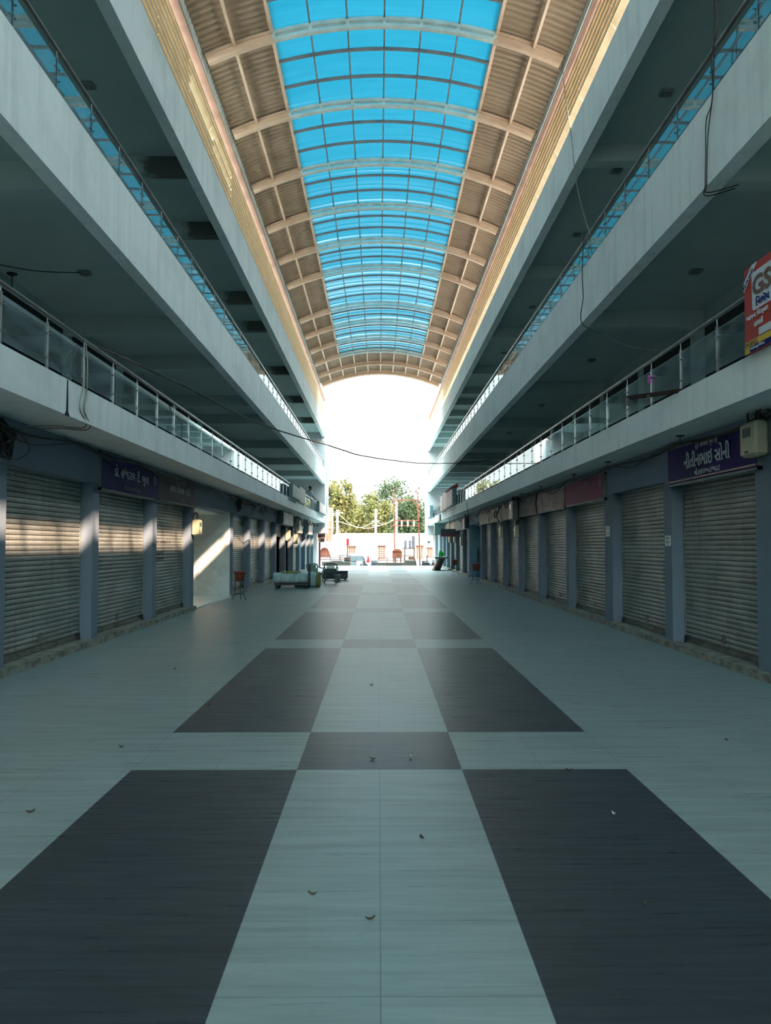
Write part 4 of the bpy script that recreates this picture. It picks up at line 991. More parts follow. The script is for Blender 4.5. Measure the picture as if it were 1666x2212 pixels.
def chair(x, y, rz, mat, label, lattice=True):
    t = thing('plastic_chair', label, 'chair', (0, 0, 0), 'plastic chairs')
    def seat(u, v): return (-0.24 + 0.48 * u, -0.22 + 0.46 * v, 0.42 + 0.02 * (2 * u - 1) ** 2 - 0.015 * math.sin(PI * v) + 0.01 * v)
    b = MB(); b.grid(seat, 8, 8); b.grid(lambda u, v: Vector(seat(1 - u, v)) - Vector((0, 0, 0.02)), 8, 8); b.bar((-0.24, 0.24, 0.41), (0.24, 0.24, 0.41), 0.03, 0.06); b.bar((-0.24, -0.22, 0.41), (-0.24, 0.24, 0.41), 0.03, 0.05); b.bar((0.24, -0.22, 0.41), (0.24, 0.24, 0.41), 0.03, 0.05); obj('seat', b, mat, t)
    # back towards -y
    def bk(u, z): return Vector((u, -0.235 - 0.05 * (1 - (u / 0.27) ** 2) - 0.22 * (z - 0.42), z))
    b = MB()
    if lattice:
        for k in range(-7, 8):
            for sg in (-1, 1):
                pts = [(k * 0.058 + sg * 0.05 * 5 * f, 0.63 + 0.16 * f) for f in (0, 0.25, 0.5, 0.75, 1.0)]
                pts = [p for p in pts if abs(p[0]) < 0.205]
                if len(pts) > 1: b.tube([bk(*p) for p in pts], 0.011, 5)
    else:
        b.grid(lambda u, v: bk(-0.2 + 0.4 * u, 0.63 + 0.16 * v), 8, 4); b.grid(lambda u, v: bk(0.2 - 0.4 * u, 0.63 + 0.16 * v) - Vector((0, 0.012, 0)), 8, 4)
    obj('back_lattice' if lattice else 'back_panel', b, mat, t)
    b = MB()
    b.grid(lambda u, v: bk(-0.235 + 0.47 * u, 0.42 + 0.21 * v), 8, 4); b.grid(lambda u, v: bk(0.235 - 0.47 * u, 0.42 + 0.21 * v) - Vector((0, 0.014, 0)), 8, 4)
    b.tube(arc_pts([bk(-0.22, 0.43), bk(-0.235, 0.6), bk(-0.27, 0.74), bk(-0.2, 0.82), bk(0, 0.84), bk(0.2, 0.82), bk(0.27, 0.74), bk(0.235, 0.6), bk(0.22, 0.43)], 5), 0.03, 8); obj('backrest', b, mat, t)
    for sg in (-1, 1):
        b = MB(); b.tube(arc_pts([bk(sg * 0.26, 0.72), (sg * 0.31, -0.12, 0.66), (sg * 0.32, 0.12, 0.63), (sg * 0.3, 0.22, 0.58), (sg * 0.25, 0.24, 0.42)], 5), 0.022, 8); obj('armrest', b, mat, t)
        for yy, o in ((0.22, 0.03), (-0.22, -0.08)):
            b = MB(); b.tube([(sg * 0.22, yy, 0.42), (sg * 0.245, yy + o * 0.5, 0.2), (sg * 0.27, yy + o, 0.0)], [0.035, 0.03, 0.024], 8); obj('leg', b, mat, t)
    t.location = (x, y, 0); t.rotation_euler = (0, 0, rz)
    return t
chair(-2.08, 35.7, 0.05, M_GREENPLAS, 'dark green plastic chair with a lattice back')
chair(-2.78, 35.9, -0.35, M_TEALPLAS, 'pale teal plastic chair between the bale and the green chair', False)
t = thing('storage_box', 'dark grey ribbed plastic storage box behind the green chair', 'box', (-2.0, 38.9, 0))
b = MB(); b.cbox((-2.62, 38.5, 0.05), (-1.46, 39.2, 0.36), 0.04); obj('body', b, pm('slate_plastic', S(70, 82, 92), S(60, 72, 82), .5), t)
b = MB(); b.cbox((-2.65, 38.47, 0.36), (-1.43, 39.23, 0.42), 0.02)
for k in range(12): b.box((-2.58 + k * 0.095, 38.49, 0.42), (-2.54 + k * 0.095, 39.2, 0.432))
obj('lid', b, pm('slate_plastic_lid', S(82, 94, 104), S(70, 82, 92), .5), t)
for xx in (-2.5, -1.58):
    for yy in (38.55, 39.1):
        b = MB(); b.lathe((xx, yy, 0.028), [(0.012, -0.02), (0.028, -0.016), (0.028, 0.016), (0.012, 0.02)], 12, 'Y'); obj('caster', b, M_TYRE, t)
t = thing('small_crate', 'dark green low crate beside the lattice chair', 'crate', (-1.78, 36.9, 0))
b = MB(); b.box((-1.98, 36.7, 0), (-1.72, 37.1, 0.3)); obj('crate_wall', b, M_GREENPLAS, t)
b = MB(); b.box((-1.99, 36.69, 0.27), (-1.71, 37.11, 0.31)); obj('rim', b, M_GREENPLAS, t)
# leaning boards at far right
for k, (xa, y, lean, mat, lab) in enumerate(((4.05, 52.6, 0.45, M_WOOD, 'brown board leaning at the far right wall, outermost of three'), (4.2, 52.9, 0.4, pm('dark_board', S(70, 62, 58), S(56, 50, 46), .8), 'dark board leaning at the far right wall, middle of three'), (4.34, 53.2, 0.34, M_WOOD, 'brown board leaning at the far right wall, innermost of three'))):
    t = thing('leaning_board', lab, 'board', (xa, y, 0), 'leaning boards')
    b = MB(); b.prism([(xa - lean, y, 0.0), (xa - lean - 0.09, y, 0.0), (xa - 0.09, y, 0.82), (xa, y, 0.82)], (0, 1.6, 0)); obj('panel', b, mat, t)
    b = MB(); b.bar((xa - lean * 0.8 - 0.1, y - 0.02, 0.16), (xa - 0.13, y - 0.02, 0.78), 0.05, 0.04); obj('batten', b, M_BLKMETAL, t)
t = thing('folding_tabletop', 'pale green tabletop resting over the leaning boards', 'tabletop', (4.1, 53.2, 0.84))
b = MB(); b.cbox((3.62, 52.5, 0.83), (4.45, 54.6, 0.9), 0.015); obj('top', b, pm('pale_green_top', S(176, 206, 184), S(158, 188, 166), .5), t)
b = MB(); b.box((3.62, 52.48, 0.78), (4.45, 52.5, 0.9)); obj('edge', b, M_GREENPLAS, t)
t = thing('cloth_bundle', 'bright green cloth bundle on the pale green tabletop', 'cloth', (4.05, 53.0, 0.9))
b = MB()
for k in range(4): b.tube(arc_pts([(3.95 + 0.06 * k, 53.0 + 0.1 * (k % 2), 0.92), (3.96 + 0.06 * k, 53.05, 1.1), (4.0 + 0.05 * k, 53.0, 1.32 - 0.05 * k)], 5), [0.07] * 6 + [0.05] * 5, 8)
obj('cloth', b, M_GREENBRIGHT, t)
# red pole sign at the far left corner
t = thing('pole_sign', 'dark red sign on a thin pole at the far left corner', 'sign', (-4.42, 61.5, 0))
b = MB(); b.tube([(-4.42, 61.5, -0.0), (-4.42, 61.5, 3.2)], 0.07, 8); obj('pole', b, M_REDDARK, t)
b = MB(); b.cbox((-4.55, 61.38, 2.22), (-4.0, 61.44, 2.55), 0.01); obj('board', b, M_REDDARK, t)
b = MB(); b.cbox((-4.5, 61.38, 1.85), (-4.05, 61.44, 2.2), 0.01); m_ = obj('lower_board', b, pm('pinkish_board', S(196, 170, 160), S(180, 154, 146), .6), t)
b = MB(); put_text(b, 'M', (-4.32, 61.375, 1.92), (1, 0, 0), (0, 0, 1), 0.24, 0.2, 0.02); obj('letter', b, M_REDDARK, m_)
b = MB(); b.box((-4.5, 61.375, 2.42), (-4.06, 61.38, 2.46)); b.box((-4.3, 61.375, 2.3), (-4.06, 61.38, 2.33)); obj('faded_lettering', b, M_FADED, t)
# dry leaves and litter on the floor
for k, (px, py) in enumerate(((912, 1812), (803, 1480), (805, 1641), (887, 1637), (1395, 1957), (66, 1755), (452, 1524), (1326, 1760), (378, 1446), (675, 1934), (800, 1988), (262, 1615), (1230, 1665), (1570, 1600))):
    p = onZ(px, py, 0.0); r = random.Random(k); a = r.uniform(0, 6); L = 0.017 + 0.012 * r.random()
    b = MB(); vs = []
    for q in range(5):
        f = q / 4; wv = 0.42 * L * math.sin(PI * min(1, f * 0.9 + 0.06)); z = 0.003 + 0.012 * (2 * f - 1) ** 2
        c = Vector((p.x + math.cos(a) * L * (f - .5) * 2, p.y + math.sin(a) * L * (f - .5) * 2, z)); s_ = Vector((-math.sin(a), math.cos(a), 0)) * wv
        vs += [c + s_ + Vector((0, 0, 0.006)), c - Vector((0, 0, 0.001)), c - s_ + Vector((0, 0, 0.006))]
    b.add(vs, [(3 * q + j, 3 * q + j + 1, 3 * q + j + 4, 3 * q + j + 3) for q in range(4) for j in (0, 1)])
    where = ('on the pale middle strip in the foreground', 'on the pale middle strip farther off', 'on the dark square left of the seam', 'on the dark square right of the seam', 'on the dark panel at the lower right', 'on pale tiles near the left edge', 'on the dark panel in the middle left', 'on the dark panel at mid right', 'on pale tiles before the left shutters', 'at the left edge of the middle strip', 'beside the centre seam near the bottom', 'on pale tiles left of the dark square', 'on pale tiles beyond the right dark panel', 'on pale tiles before the right shutters')[k]
    tag(obj('dry_leaf', b, pm('pale_scrap', S(190, 192, 190), None, .8) if k in (3, 7) else M_SOIL), ('pale scrap of litter ' if k in (3, 7) else 'curled dark dry leaf ') + where, 'leaf', 'dry leaves on the floor')

# ================================================================== PERSON on the far left balcony
def skinned(name, verts, edges, radii, mat, parent, sub=2):
    me = bpy.data.meshes.new(name); off = origin(parent)
    me.from_pydata([tuple(Vector(v) - off) for v in verts], edges, [])
    o = bpy.data.objects.new(name, me); C.objects.link(o)
    md = o.modifiers.new('s', 'SKIN'); sv = me.skin_vertices[0].data
    for i, r in enumerate(radii):
        r = r if isinstance(r, tuple) else (r, r); sv[i].radius = r; sv[i].use_root = (i == 0)
    sb = o.modifiers.new('d', 'SUBSURF'); sb.levels = sub; sb.render_levels = sub
    bpy.context.view_layer.update()
    m2 = bpy.data.meshes.new_from_object(o.evaluated_get(bpy.context.evaluated_depsgraph_get()))
    bpy.data.objects.remove(o); bpy.data.meshes.remove(me)
    m2.materials.clear(); m2.materials.append(mat)
    for p in m2.polygons: p.use_smooth = True
    o2 = bpy.data.objects.new(name, m2); C.objects.link(o2); o2.parent = parent; return o2
px_, py_, pz_ = -4.28, 50.4, 3.5
t = thing('person', 'person in a pale blue shirt leaning at the far left balcony railing', 'person', (px_, py_, pz_))
def L_(x, y, z): return (px_ + x, py_ + y, pz_ + z)
# facing +x/+y: forward = (0.8,0.6)
fw = Vector((0.85, 0.53, 0)); sd_ = Vector((-0.53, 0.85, 0))
def Bp(f, s, z): v = fw * f + sd_ * s; return (px_ + v.x, py_ + v.y, pz_ + z)
bv = [Bp(0, 0, 0.95), Bp(0.0, 0, 1.12), Bp(0.03, 0, 1.3), Bp(0.05, 0, 1.44), Bp(0.08, 0, 1.52), Bp(0.11, 0, 1.6), Bp(0.12, 0, 1.69), Bp(0.11, 0, 1.75),
      Bp(0.05, 0.19, 1.42), Bp(0.1, 0.25, 1.16), Bp(0.3, 0.2, 1.0), Bp(0.37, 0.17, 0.97), Bp(0.05, -0.19, 1.42), Bp(0.1, -0.25, 1.16), Bp(0.3, -0.2, 1.0), Bp(0.37, -0.17, 0.97),
      Bp(0, 0.1, 0.88), Bp(0.02, 0.11, 0.48), Bp(-0.02, 0.12, 0.08), Bp(0.14, 0.13, 0.04), Bp(0, -0.1, 0.88), Bp(0.02, -0.11, 0.48), Bp(-0.02, -0.12, 0.08), Bp(0.14, -0.13, 0.04)]
be = [(0, 1), (1, 2), (2, 3), (3, 4), (4, 5), (5, 6), (6, 7), (3, 8), (8, 9), (9, 10), (10, 11), (3, 12), (12, 13), (13, 14), (14, 15), (0, 16), (16, 17), (17, 18), (18, 19), (0, 20), (20, 21), (21, 22), (22, 23)]
br = [(0.15, 0.12), (0.14, 0.11), (0.16, 0.12), (0.13, 0.1), 0.055, (0.085, 0.1), (0.09, 0.105), (0.06, 0.07), 0.06, 0.045, 0.036, 0.03, 0.06, 0.045, 0.036, 0.03, 0.085, 0.06, 0.045, 0.04, 0.085, 0.06, 0.045, 0.04]
skinned('body', bv, be, br, M_SKIN, t)
for sg in (1, -1):
    hb = Bp(0.37, sg * 0.17, 0.97)
    vs = [hb, Bp(0.43, sg * 0.165, 0.965)]; es = [(0, 1)]; rs = [0.03, 0.036]
    for q in range(4):
        s0 = sg * (0.14 + 0.018 * q); vs += [Bp(0.475, s0, 0.965), Bp(0.505, s0, 0.945), Bp(0.51, s0, 0.92)]; n0 = len(vs) - 3; es += [(1, n0), (n0, n0 + 1), (n0 + 1, n0 + 2)]; rs += [0.01, 0.009, 0.008]
    vs += [Bp(0.42, sg * 0.12, 0.955), Bp(0.45, sg * 0.105, 0.94)]; es += [(1, len(vs) - 2), (len(vs) - 2, len(vs) - 1)]; rs += [0.011, 0.009]
    skinned('hand', vs, es, rs, M_SKIN, t, 1)
sv_ = [0, 1, 2, 3, 8, 9, 12, 13]; sm_ = {v: i for i, v in enumerate(sv_)}
skinned('shirt', [bv[i] for i in sv_], [(sm_[a], sm_[c]) for a, c in be if a in sm_ and c in sm_], [(0.17, 0.14), (0.165, 0.135), (0.185, 0.145), (0.13, 0.115), 0.08, 0.06, 0.08, 0.06], M_SHIRT, t)
tv = [0, 16, 17, 18, 20, 21, 22]; tm = {v: i for i, v in enumerate(tv)}
skinned('trousers', [bv[i] for i in tv], [(tm[a], tm[c]) for a, c in be if a in tm and c in tm], [(0.165, 0.135), 0.1, 0.078, 0.062, 0.1, 0.078, 0.062], M_TROUSER, t)
b = MB(); hc = Vector(Bp(0.085, 0, 1.7)); b.ball(hc, 0.108, 14, (1, 1, 1.02)); obj('hair', b, M_HAIR, t)
b = MB(); b.ball(Bp(0.21, 0, 1.645), 0.02, 8, (1, 1, 1.3)); b.ball(Bp(0.115, 0.1, 1.65), 0.025, 8, (1, .6, 1.3)); b.ball(Bp(0.115, -0.1, 1.65), 0.025, 8, (1, .6, 1.3)); b.ball(Bp(0.195, 0, 1.59), 0.022, 8, (.7, 1.2, .4)); obj('face_features', b, M_SKIN, t)

# ================================================================== THE STREET BEYOND
GZ = -0.85
AZ = -0.45
b = MB(); b.box((-7.9, 66.0, GZ), (4.7, 70.6, AZ)); struct('ground_apron', b, M_STREET, 'low paved apron between the hall floor and the street', 'ground')
def plant_wall(x0, x1, z, label, blk=None):
    t = thing('planter_wall', label, 'planter', ((x0 + x1) / 2, 67.0, AZ))
    b = MB(); b.cbox((x0, 66.6, AZ), (x1, 67.4, z), 0.02); obj('trough', b, M_PLANTER, t)
    if blk: b = MB(); b.cbox((blk[0], 66.5, AZ), (blk[1], 67.5, blk[2]), 0.03); obj('end_block', b, M_PLANTER, t)
plant_wall(-4.6, -2.3, 0.3, 'low rough concrete planter wall at the street edge on the left', (-3.85, -2.95, 0.4))
plant_wall(-0.1, 2.2, 0.22, 'low rough concrete planter wall at the street edge on the right', (2.15, 3.0, 0.42))
def street_rail(x0, x1, y, zs, zb, label):
    t = thing('street_railing', label, 'railing', ((x0 + x1) / 2, y, zb), 'rusty street railings')
    for z in zs: b = MB(); b.tube([(x0, y, z), (x1, y, z)], 0.03, 6); obj('rail', b, M_RUST, t)
    n = 4
    for k in range(n):
        x = x0 + (x1 - x0) * k / (n - 1); b = MB(); b.bar((x, y, zb), (x, y, zs[0] + 0.02), 0.06); obj('post', b, M_RUST, t)
street_rail(-4.75, -2.32, 66.9, (0.8, 0.62, 0.48), 0.3, 'rusty three bar railing on the left planter wall')
street_rail(0.0, 2.1, 66.9, (0.62, 0.4), 0.22, 'rusty two bar railing on the right planter wall')
# parked vehicles
def car(x, y, L, H, W, label, face=1, suv=True):
    """side on; face=+1: nose to +x"""
    t = thing('parked_car', label, 'car', (x, y, GZ))
    f = face
    low = [(-L / 2, 0.35), (-L / 2 - 0.02, 0.75), (-L / 2 + 0.05, 0.98), (L / 2 - 1.1, 0.98), (L / 2 - 0.15, 0.8), (L / 2, 0.55), (L / 2 - 0.02, 0.3), (L / 2 - 0.5, 0.22), (-L / 2 + 0.4, 0.22)]
    b = MB(); b.prism([(x + f * px, y - W / 2, GZ + pz) for px, pz in low], (0, W, 0)); body = obj('body', b, M_CARWHITE, t)
    cab = [(-L / 2 + 0.06, 0.96), (-L / 2 + (0.28 if suv else 0.6), H - 0.08), (-L / 2 + 0.6, H), (L / 2 - 2.1, H), (L / 2 - 1.85, H - 0.06), (L / 2 - 1.05, 0.96)]
    b = MB(); b.prism([(x + f * px, y - W / 2 + 0.12, GZ + pz) for px, pz in cab], (0, W - 0.24, 0)); obj('cabin', b, M_CARWHITE, t)
    g = [(-L / 2 + 0.4, 1.12), (-L / 2 + (0.5 if suv else 0.75), H - 0.26), (-L / 2 + 0.62, H - 0.2), (L / 2 - (2.6 if suv else 1.9), H - 0.2), (L / 2 - (2.2 if suv else 1.25), 1.12)]
    b = MB(); b.prism([(x + f * px, y - W / 2 + 0.10, GZ + pz) for px, pz in g], (0, 0.03, 0)); obj('side_window', b, M_CARGLASS, t)
    for px in (-L / 2 + 0.82, L / 2 - 0.85):
        for wy in (y - W / 2 + 0.1, y + W / 2 - 0.1):
            b = MB(); b.lathe((x + f * px, wy, GZ + 0.33), [(0.2, -0.11), (0.32, -0.09), (0.33, 0), (0.32, 0.09), (0.2, 0.11)], 18, 'Y'); w_ = obj('wheel', b, M_TYRE, t)
            b = MB(); b.lathe((x + f * px, wy, GZ + 0.33), [(0.04, -0.12), (0.19, -0.1), (0.19, 0.1), (0.04, 0.12)], 14, 'Y'); obj('hub_cap', b, M_SILVER, w_)
    for wy in (y - W / 2 + 0.02, y + W / 2 - 0.16):
        b = MB(); b.prism([(x - f * (L / 2 + 0.015), wy, GZ + 0.88), (x - f * (L / 2 - 0.32), wy, GZ + 0.98), (x - f * (L / 2 - 0.2), wy, GZ + 1.2), (x - f * (L / 2 - 0.16), wy, GZ + 1.55), (x - f * (L / 2 - 0.08), wy, GZ + 1.5), (x - f * (L / 2), wy, GZ + 1.05)] if suv else
                          [(x - f * (L / 2 + 0.015), wy, GZ + 0.7), (x - f * (L / 2 - 0.2), wy, GZ + 0.7), (x - f * (L / 2 - 0.2), wy, GZ + 0.9), (x - f * (L / 2), wy, GZ + 0.9)], (0, 0.14, 0)); obj('tail_lamp', b, M_TAIL, t)
    return t
car(-3.05, 73.0, 4.5, 1.74, 1.8, 'white parked car with a red tail lamp beyond the left planter', -1, True)
car(5.35, 73.5, 3.9, 1.6, 1.7, 'white parked car at the right end of the street', -1, False)
def bike(x, y, mat, label, f=1):
    t = thing('motor_scooter', label, 'scooter', (x, y, AZ), 'parked two-wheelers')
    for px in (-0.6, 0.6):
        b = MB(); b.lathe((x + px, y, AZ + 0.28), [(0.16, -0.05), (0.26, -0.05), (0.28, 0), (0.26, 0.05), (0.16, 0.05)], 18, 'Y'); w_ = obj('wheel', b, M_TYRE, t)
        b = MB(); b.lathe((x + px, y, AZ + 0.28), [(0.02, -0.06), (0.1, -0.05), (0.1, 0.05), (0.02, 0.06)], 12, 'Y'); obj('hub', b, M_SILVER, w_)
    b = MB(); b.prism([(x - f * 0.75, y - 0.14, AZ + 0.62), (x - f * 0.15, y - 0.14, AZ + 0.68), (x - f * 0.1, y - 0.14, AZ + 0.4), (x + f * 0.3, y - 0.14, AZ + 0.3), (x + f * 0.42, y - 0.14, AZ + 0.85), (x + f * 0.5, y - 0.14, AZ + 0.85), (x + f * 0.42, y - 0.14, AZ + 0.22), (x - f * 0.2, y - 0.14, AZ + 0.2), (x - f * 0.8, y - 0.14, AZ + 0.42)], (0, 0.28, 0)); obj('fairing', b, mat, t)
    b = MB(); b.cbox((x - 0.7 * f, y - 0.13, AZ + 0.68), (x - 0.1 * f, y + 0.13, AZ + 0.78), 0.03); obj('saddle', b, M_TYRE, t)
    b = MB(); b.tube([(x + f * 0.42, y - 0.33, AZ + 1.02), (x + f * 0.46, y, AZ + 0.96), (x + f * 0.42, y + 0.33, AZ + 1.02)], 0.02, 6); b.tube([(x + f * 0.46, y, AZ + 0.96), (x + f * 0.6, y, AZ + 0.28)], 0.03, 6); obj('handlebar', b, M_BLKMETAL, t)
bike(-1.75, 69.3, M_SILVER, 'silver scooter in front of the white car with the red lamp')
bike(-0.75, 69.9, pm('dark_fairing', S(60, 62, 66), None, .4), 'dark scooter beside the right planter wall', -1)
bike(3.55, 69.4, pm('black_fairing', S(44, 44, 48), None, .4), 'black scooter before the white car at the right end', -1)
bike(5.3, 69.8, pm('maroon_fairing', S(90, 44, 48), None, .4), 'maroon scooter by the end of the right shops', 1)
# posts and signs
t = thing('post_sign', 'upright red sign on a rusty post by the left planter', 'sign', (-2.6, 68.3, AZ))
b = MB(); b.tube([(-2.6, 68.3, AZ), (-2.6, 68.3, 1.7)], 0.05, 8); obj('post', b, M_RUST, t)
b = MB(); b.cbox((-2.74, 68.2, 1.62), (-2.46, 68.3, 2.2), 0.02); obj('board', b, M_TAIL, t)
b = MB(); b.box((-2.74, 68.19, 1.66), (-2.66, 68.2, 2.16)); obj('pale_stripe', b, M_FADED, t)
b = MB(); b.box((-2.85, 68.2, 0.2), (-2.35, 68.4, 0.62)); obj('switch_box', b, M_BLKMETAL, t)
def upole(x, y, z, r, mat, label, arms=()):
    t = thing('utility_pole', label, 'pole', (x, y, GZ), 'street poles')
    b = MB(); b.tube([(x, y, GZ), (x, y, z)], [r * 1.3, r], 10); obj('shaft', b, mat, t)
    for (a0, a1, h, q) in arms: b = MB(); b.bar((x + a0, y - 0.1, h), (x + a1, y - 0.1, q), 0.08); obj('crossarm', b, mat, t)
    return t
upole(-3.62, 72, 4.75, 0.1, M_WHITE, 'white concrete pole beside the terracotta tower', ((-0.5, 0.5, 4.4, 4.5), (-0.2, 0.2, 3.7, 3.7)))
upole(-0.25, 73, 4.85, 0.09, M_WHITE, 'pale pole before the middle of the white building', ((-0.3, 0.3, 3.8, 3.8), (-0.35, 0.35, 3.4, 3.4)))
t = upole(1.56, 71, 5.45, 0.09, M_WHITE, 'white lamp pole with a slanting arm by the transformer frame', ((-0.62, 0.0, 5.9, 5.45),))
t = thing('post_pole', 'thin dark post at the street edge before the right car', 'post', (3.97, 67.2, AZ)); b = MB(); b.tube([(3.97, 67.2, AZ), (3.97, 67.2, 0.75)], 0.035, 8); obj('shaft', b, M_BLKMETAL, t); b = MB(); b.lathe((3.97, 67.2, 0.75), [(0.05, 0), (0.05, 0.04), (0.01, 0.07)], 8); obj('cap', b, M_BLKMETAL, t)
# transformer frame
t = thing('transformer_gantry', 'rusty two legged transformer frame over the street', 'transformer frame', (2.4, 70, AZ))
for x, xt, z in ((1.42, 1.26, 6.1), (3.55, 3.36, 5.9)):
    b = MB(); b.bar((x, 70, AZ), (xt, 70, z), 0.12, 0.12); obj('leg', b, M_RUSTORANGE, t)
for x0, x1, z in ((1.3, 3.5, 5.5), (1.3, 3.5, 3.75), (1.0, 3.5, 3.3)):
    b = MB(); b.bar((x0, 69.9, z), (x1, 69.9, z), 0.09); obj('crossbeam', b, M_RUSTORANGE, t)
for a, c in (((1.4, 5.5), (1.85, 5.5)), ((3.4, 4.8), (2.9, 5.5)), ((1.4, 4.8), (1.9, 5.5))):
    b = MB(); b.bar((a[0], 69.9, a[1]), (c[0], 69.9, c[1]), 0.07); obj('brace', b, M_RUSTORANGE, t)
for x in (1.98, 2.5, 3.02):
    b = MB(); b.lathe((x, 69.8, 3.2), [(0.03, 0), (0.09, 0.05), (0.06, 0.1), (0.09, 0.2), (0.06, 0.3), (0.09, 0.4), (0.03, 0.55)], 10); obj('insulator', b, M_WHITE, t)
for x, z in ((1.3, 6.1), (1.55, 6.35), (3.36, 5.95), (3.2, 6.1), (3.45, 6.4)):
    b = MB(); b.lathe((x, 70, z), [(0.02, 0), (0.07, 0.05), (0.05, 0.12), (0.07, 0.2), (0.02, 0.3)], 8); obj('pin_insulator', b, pm('brown_ceramic', S(110, 70, 66), None, .4), t)
t = thing('transformer_box', 'red oxide transformer box below the frame', 'transformer', (1.6, 68.6, AZ))
b = MB(); b.cbox((1.16, 68.3, 0.55), (1.95, 69.0, 1.12), 0.03); obj('tank', b, M_RUSTORANGE, t)
b = MB(); b.prism([(1.1, 68.25, 1.12), (1.98, 68.25, 1.12), (1.75, 68.25, 1.32), (1.35, 68.25, 1.32)], (0, 0.8, 0)); obj('roof', b, M_RUSTORANGE, t)
for x in (1.25, 1.85): b = MB(); b.bar((x, 68.6, AZ), (x, 68.6, 0.55), 0.1); obj('leg', b, M_RUST, t)
t = thing('switch_rack', 'rusty steel rack of grey cabinets beside the transformer box', 'rack', (2.5, 68.8, AZ))
b = MB(); b.box((1.95, 68.6, 1.32), (3.05, 68.9, 1.4)); obj('shelf', b, M_RUST, t)
for x in (2.2, 2.98): b = MB(); b.bar((x, 68.75, AZ), (x, 68.75, 1.32), 0.1); obj('leg', b, M_RUST, t)
b = MB(); b.bar((2.0, 68.75, 0.75), (3.0, 68.75, 0.75), 0.07); obj('crossbar', b, M_RUSTORANGE, t)
b = MB(); b.box((2.5, 68.5, 0.42), (3.0, 68.7, 0.7)); obj('junction_box', b, M_RUST, t)
for x0, x1, z1 in ((2.14, 2.36, 2.05), (2.52, 2.74, 2.05), (2.78, 3.04, 2.42)):
    b = MB(); b.cbox((x0, 68.6, 1.4), (x1, 68.85, z1), 0.02); obj('cabinet', b, pm('mauve_grey_cabinet', S(120, 108, 112), S(104, 94, 98), .6), t)
for k, (a, c, m) in enumerate((((-3.6, 71.9, 4.45), (-0.25, 72.9, 3.8), (-1.9, 72.4, 3.2)), ((-3.6, 71.9, 3.75), (1.3, 69.9, 3.75), (-1.0, 71, 3.1)), ((-0.25, 72.9, 3.8), (1.3, 69.9, 3.9), (0.5, 71.4, 3.45)), ((-3.6, 71.9, 4.3), (-8, 74, 4.6), (-5.8, 73, 4.1)))):
    cable([a, m, c], 0.03, pm('straw_wire', S(230, 206, 140), None, .6), 'pale overhead street wire, ' + ('steepest one beside the left pole', 'longest one across to the rusty frame', 'short one right of the middle pole', 'one leaving towards the terracotta tower')[k], 12)
# terracotta tower and arch
t = thing('stair_tower', 'terracotta stair tower with white framing at the street corner', 'tower', (-5.6, 78, GZ))
b = MB(); b.box((-8.5, 77, GZ), (-4.75, 80, 5.2)); obj('wall', b, M_TERRAWALL, t)
b = MB(); b.prism([(-4.75, 77, GZ + 2.6), (-4.35, 77, 2.9), (-4.35, 77, 5.2), (-4.75, 77, 5.2)], (0, 2, 0)); obj('stair_flank', b, M_TERRAWALL, t)
for z in (1.9, 3.2, 4.4): b = MB(); b.box((-8.5, 76.9, z), (-4.3, 77.0, z + 0.1)); obj('band', b, M_FADED, t)
for x in (-5.0, -4.4): b = MB(); b.box((x, 76.88, GZ), (x + 0.08, 76.98, 5.2)); obj('strut', b, M_FADED, t)
t = thing('arched_gateway', 'whitewashed arched gateway at the foot of the terracotta tower', 'gateway', (-5.1, 75, GZ))
pts = [(-6.6, GZ), (-6.6, 1.9), (-4.4, 1.9), (-4.2, 1.2), (-4.15, GZ), (-4.4, GZ)] + [(-4.95 + 0.55 * math.cos(a), 0.5 + 0.95 * math.sin(a)) for a in [PI * k / 12 for k in range(13)]] + [(-5.5, GZ)]
b = MB(); b.prism([(x, 75, z) for x, z in pts], (0, 0.5, 0)); obj('arch_wall', b, M_HOUSE, t)
b = MB(); b.box((-5.5, 75.3, GZ), (-4.4, 75.4, 1.4)); obj('gate', b, M_RUSTORANGE, t)
b = MB()
for x in (-5.2, -4.95, -4.7): b.box((x - 0.03, 75.25, GZ), (x + 0.03, 75.3, 1.3))
obj('gate_rib', b, M_RUST, t)
b = MB(); b.box((-6.6, 74.4, GZ), (-4.2, 75.0, 0.55)); obj('low_wall', b, pm('grey_low_wall', S(170, 160, 156), None, .8), t)
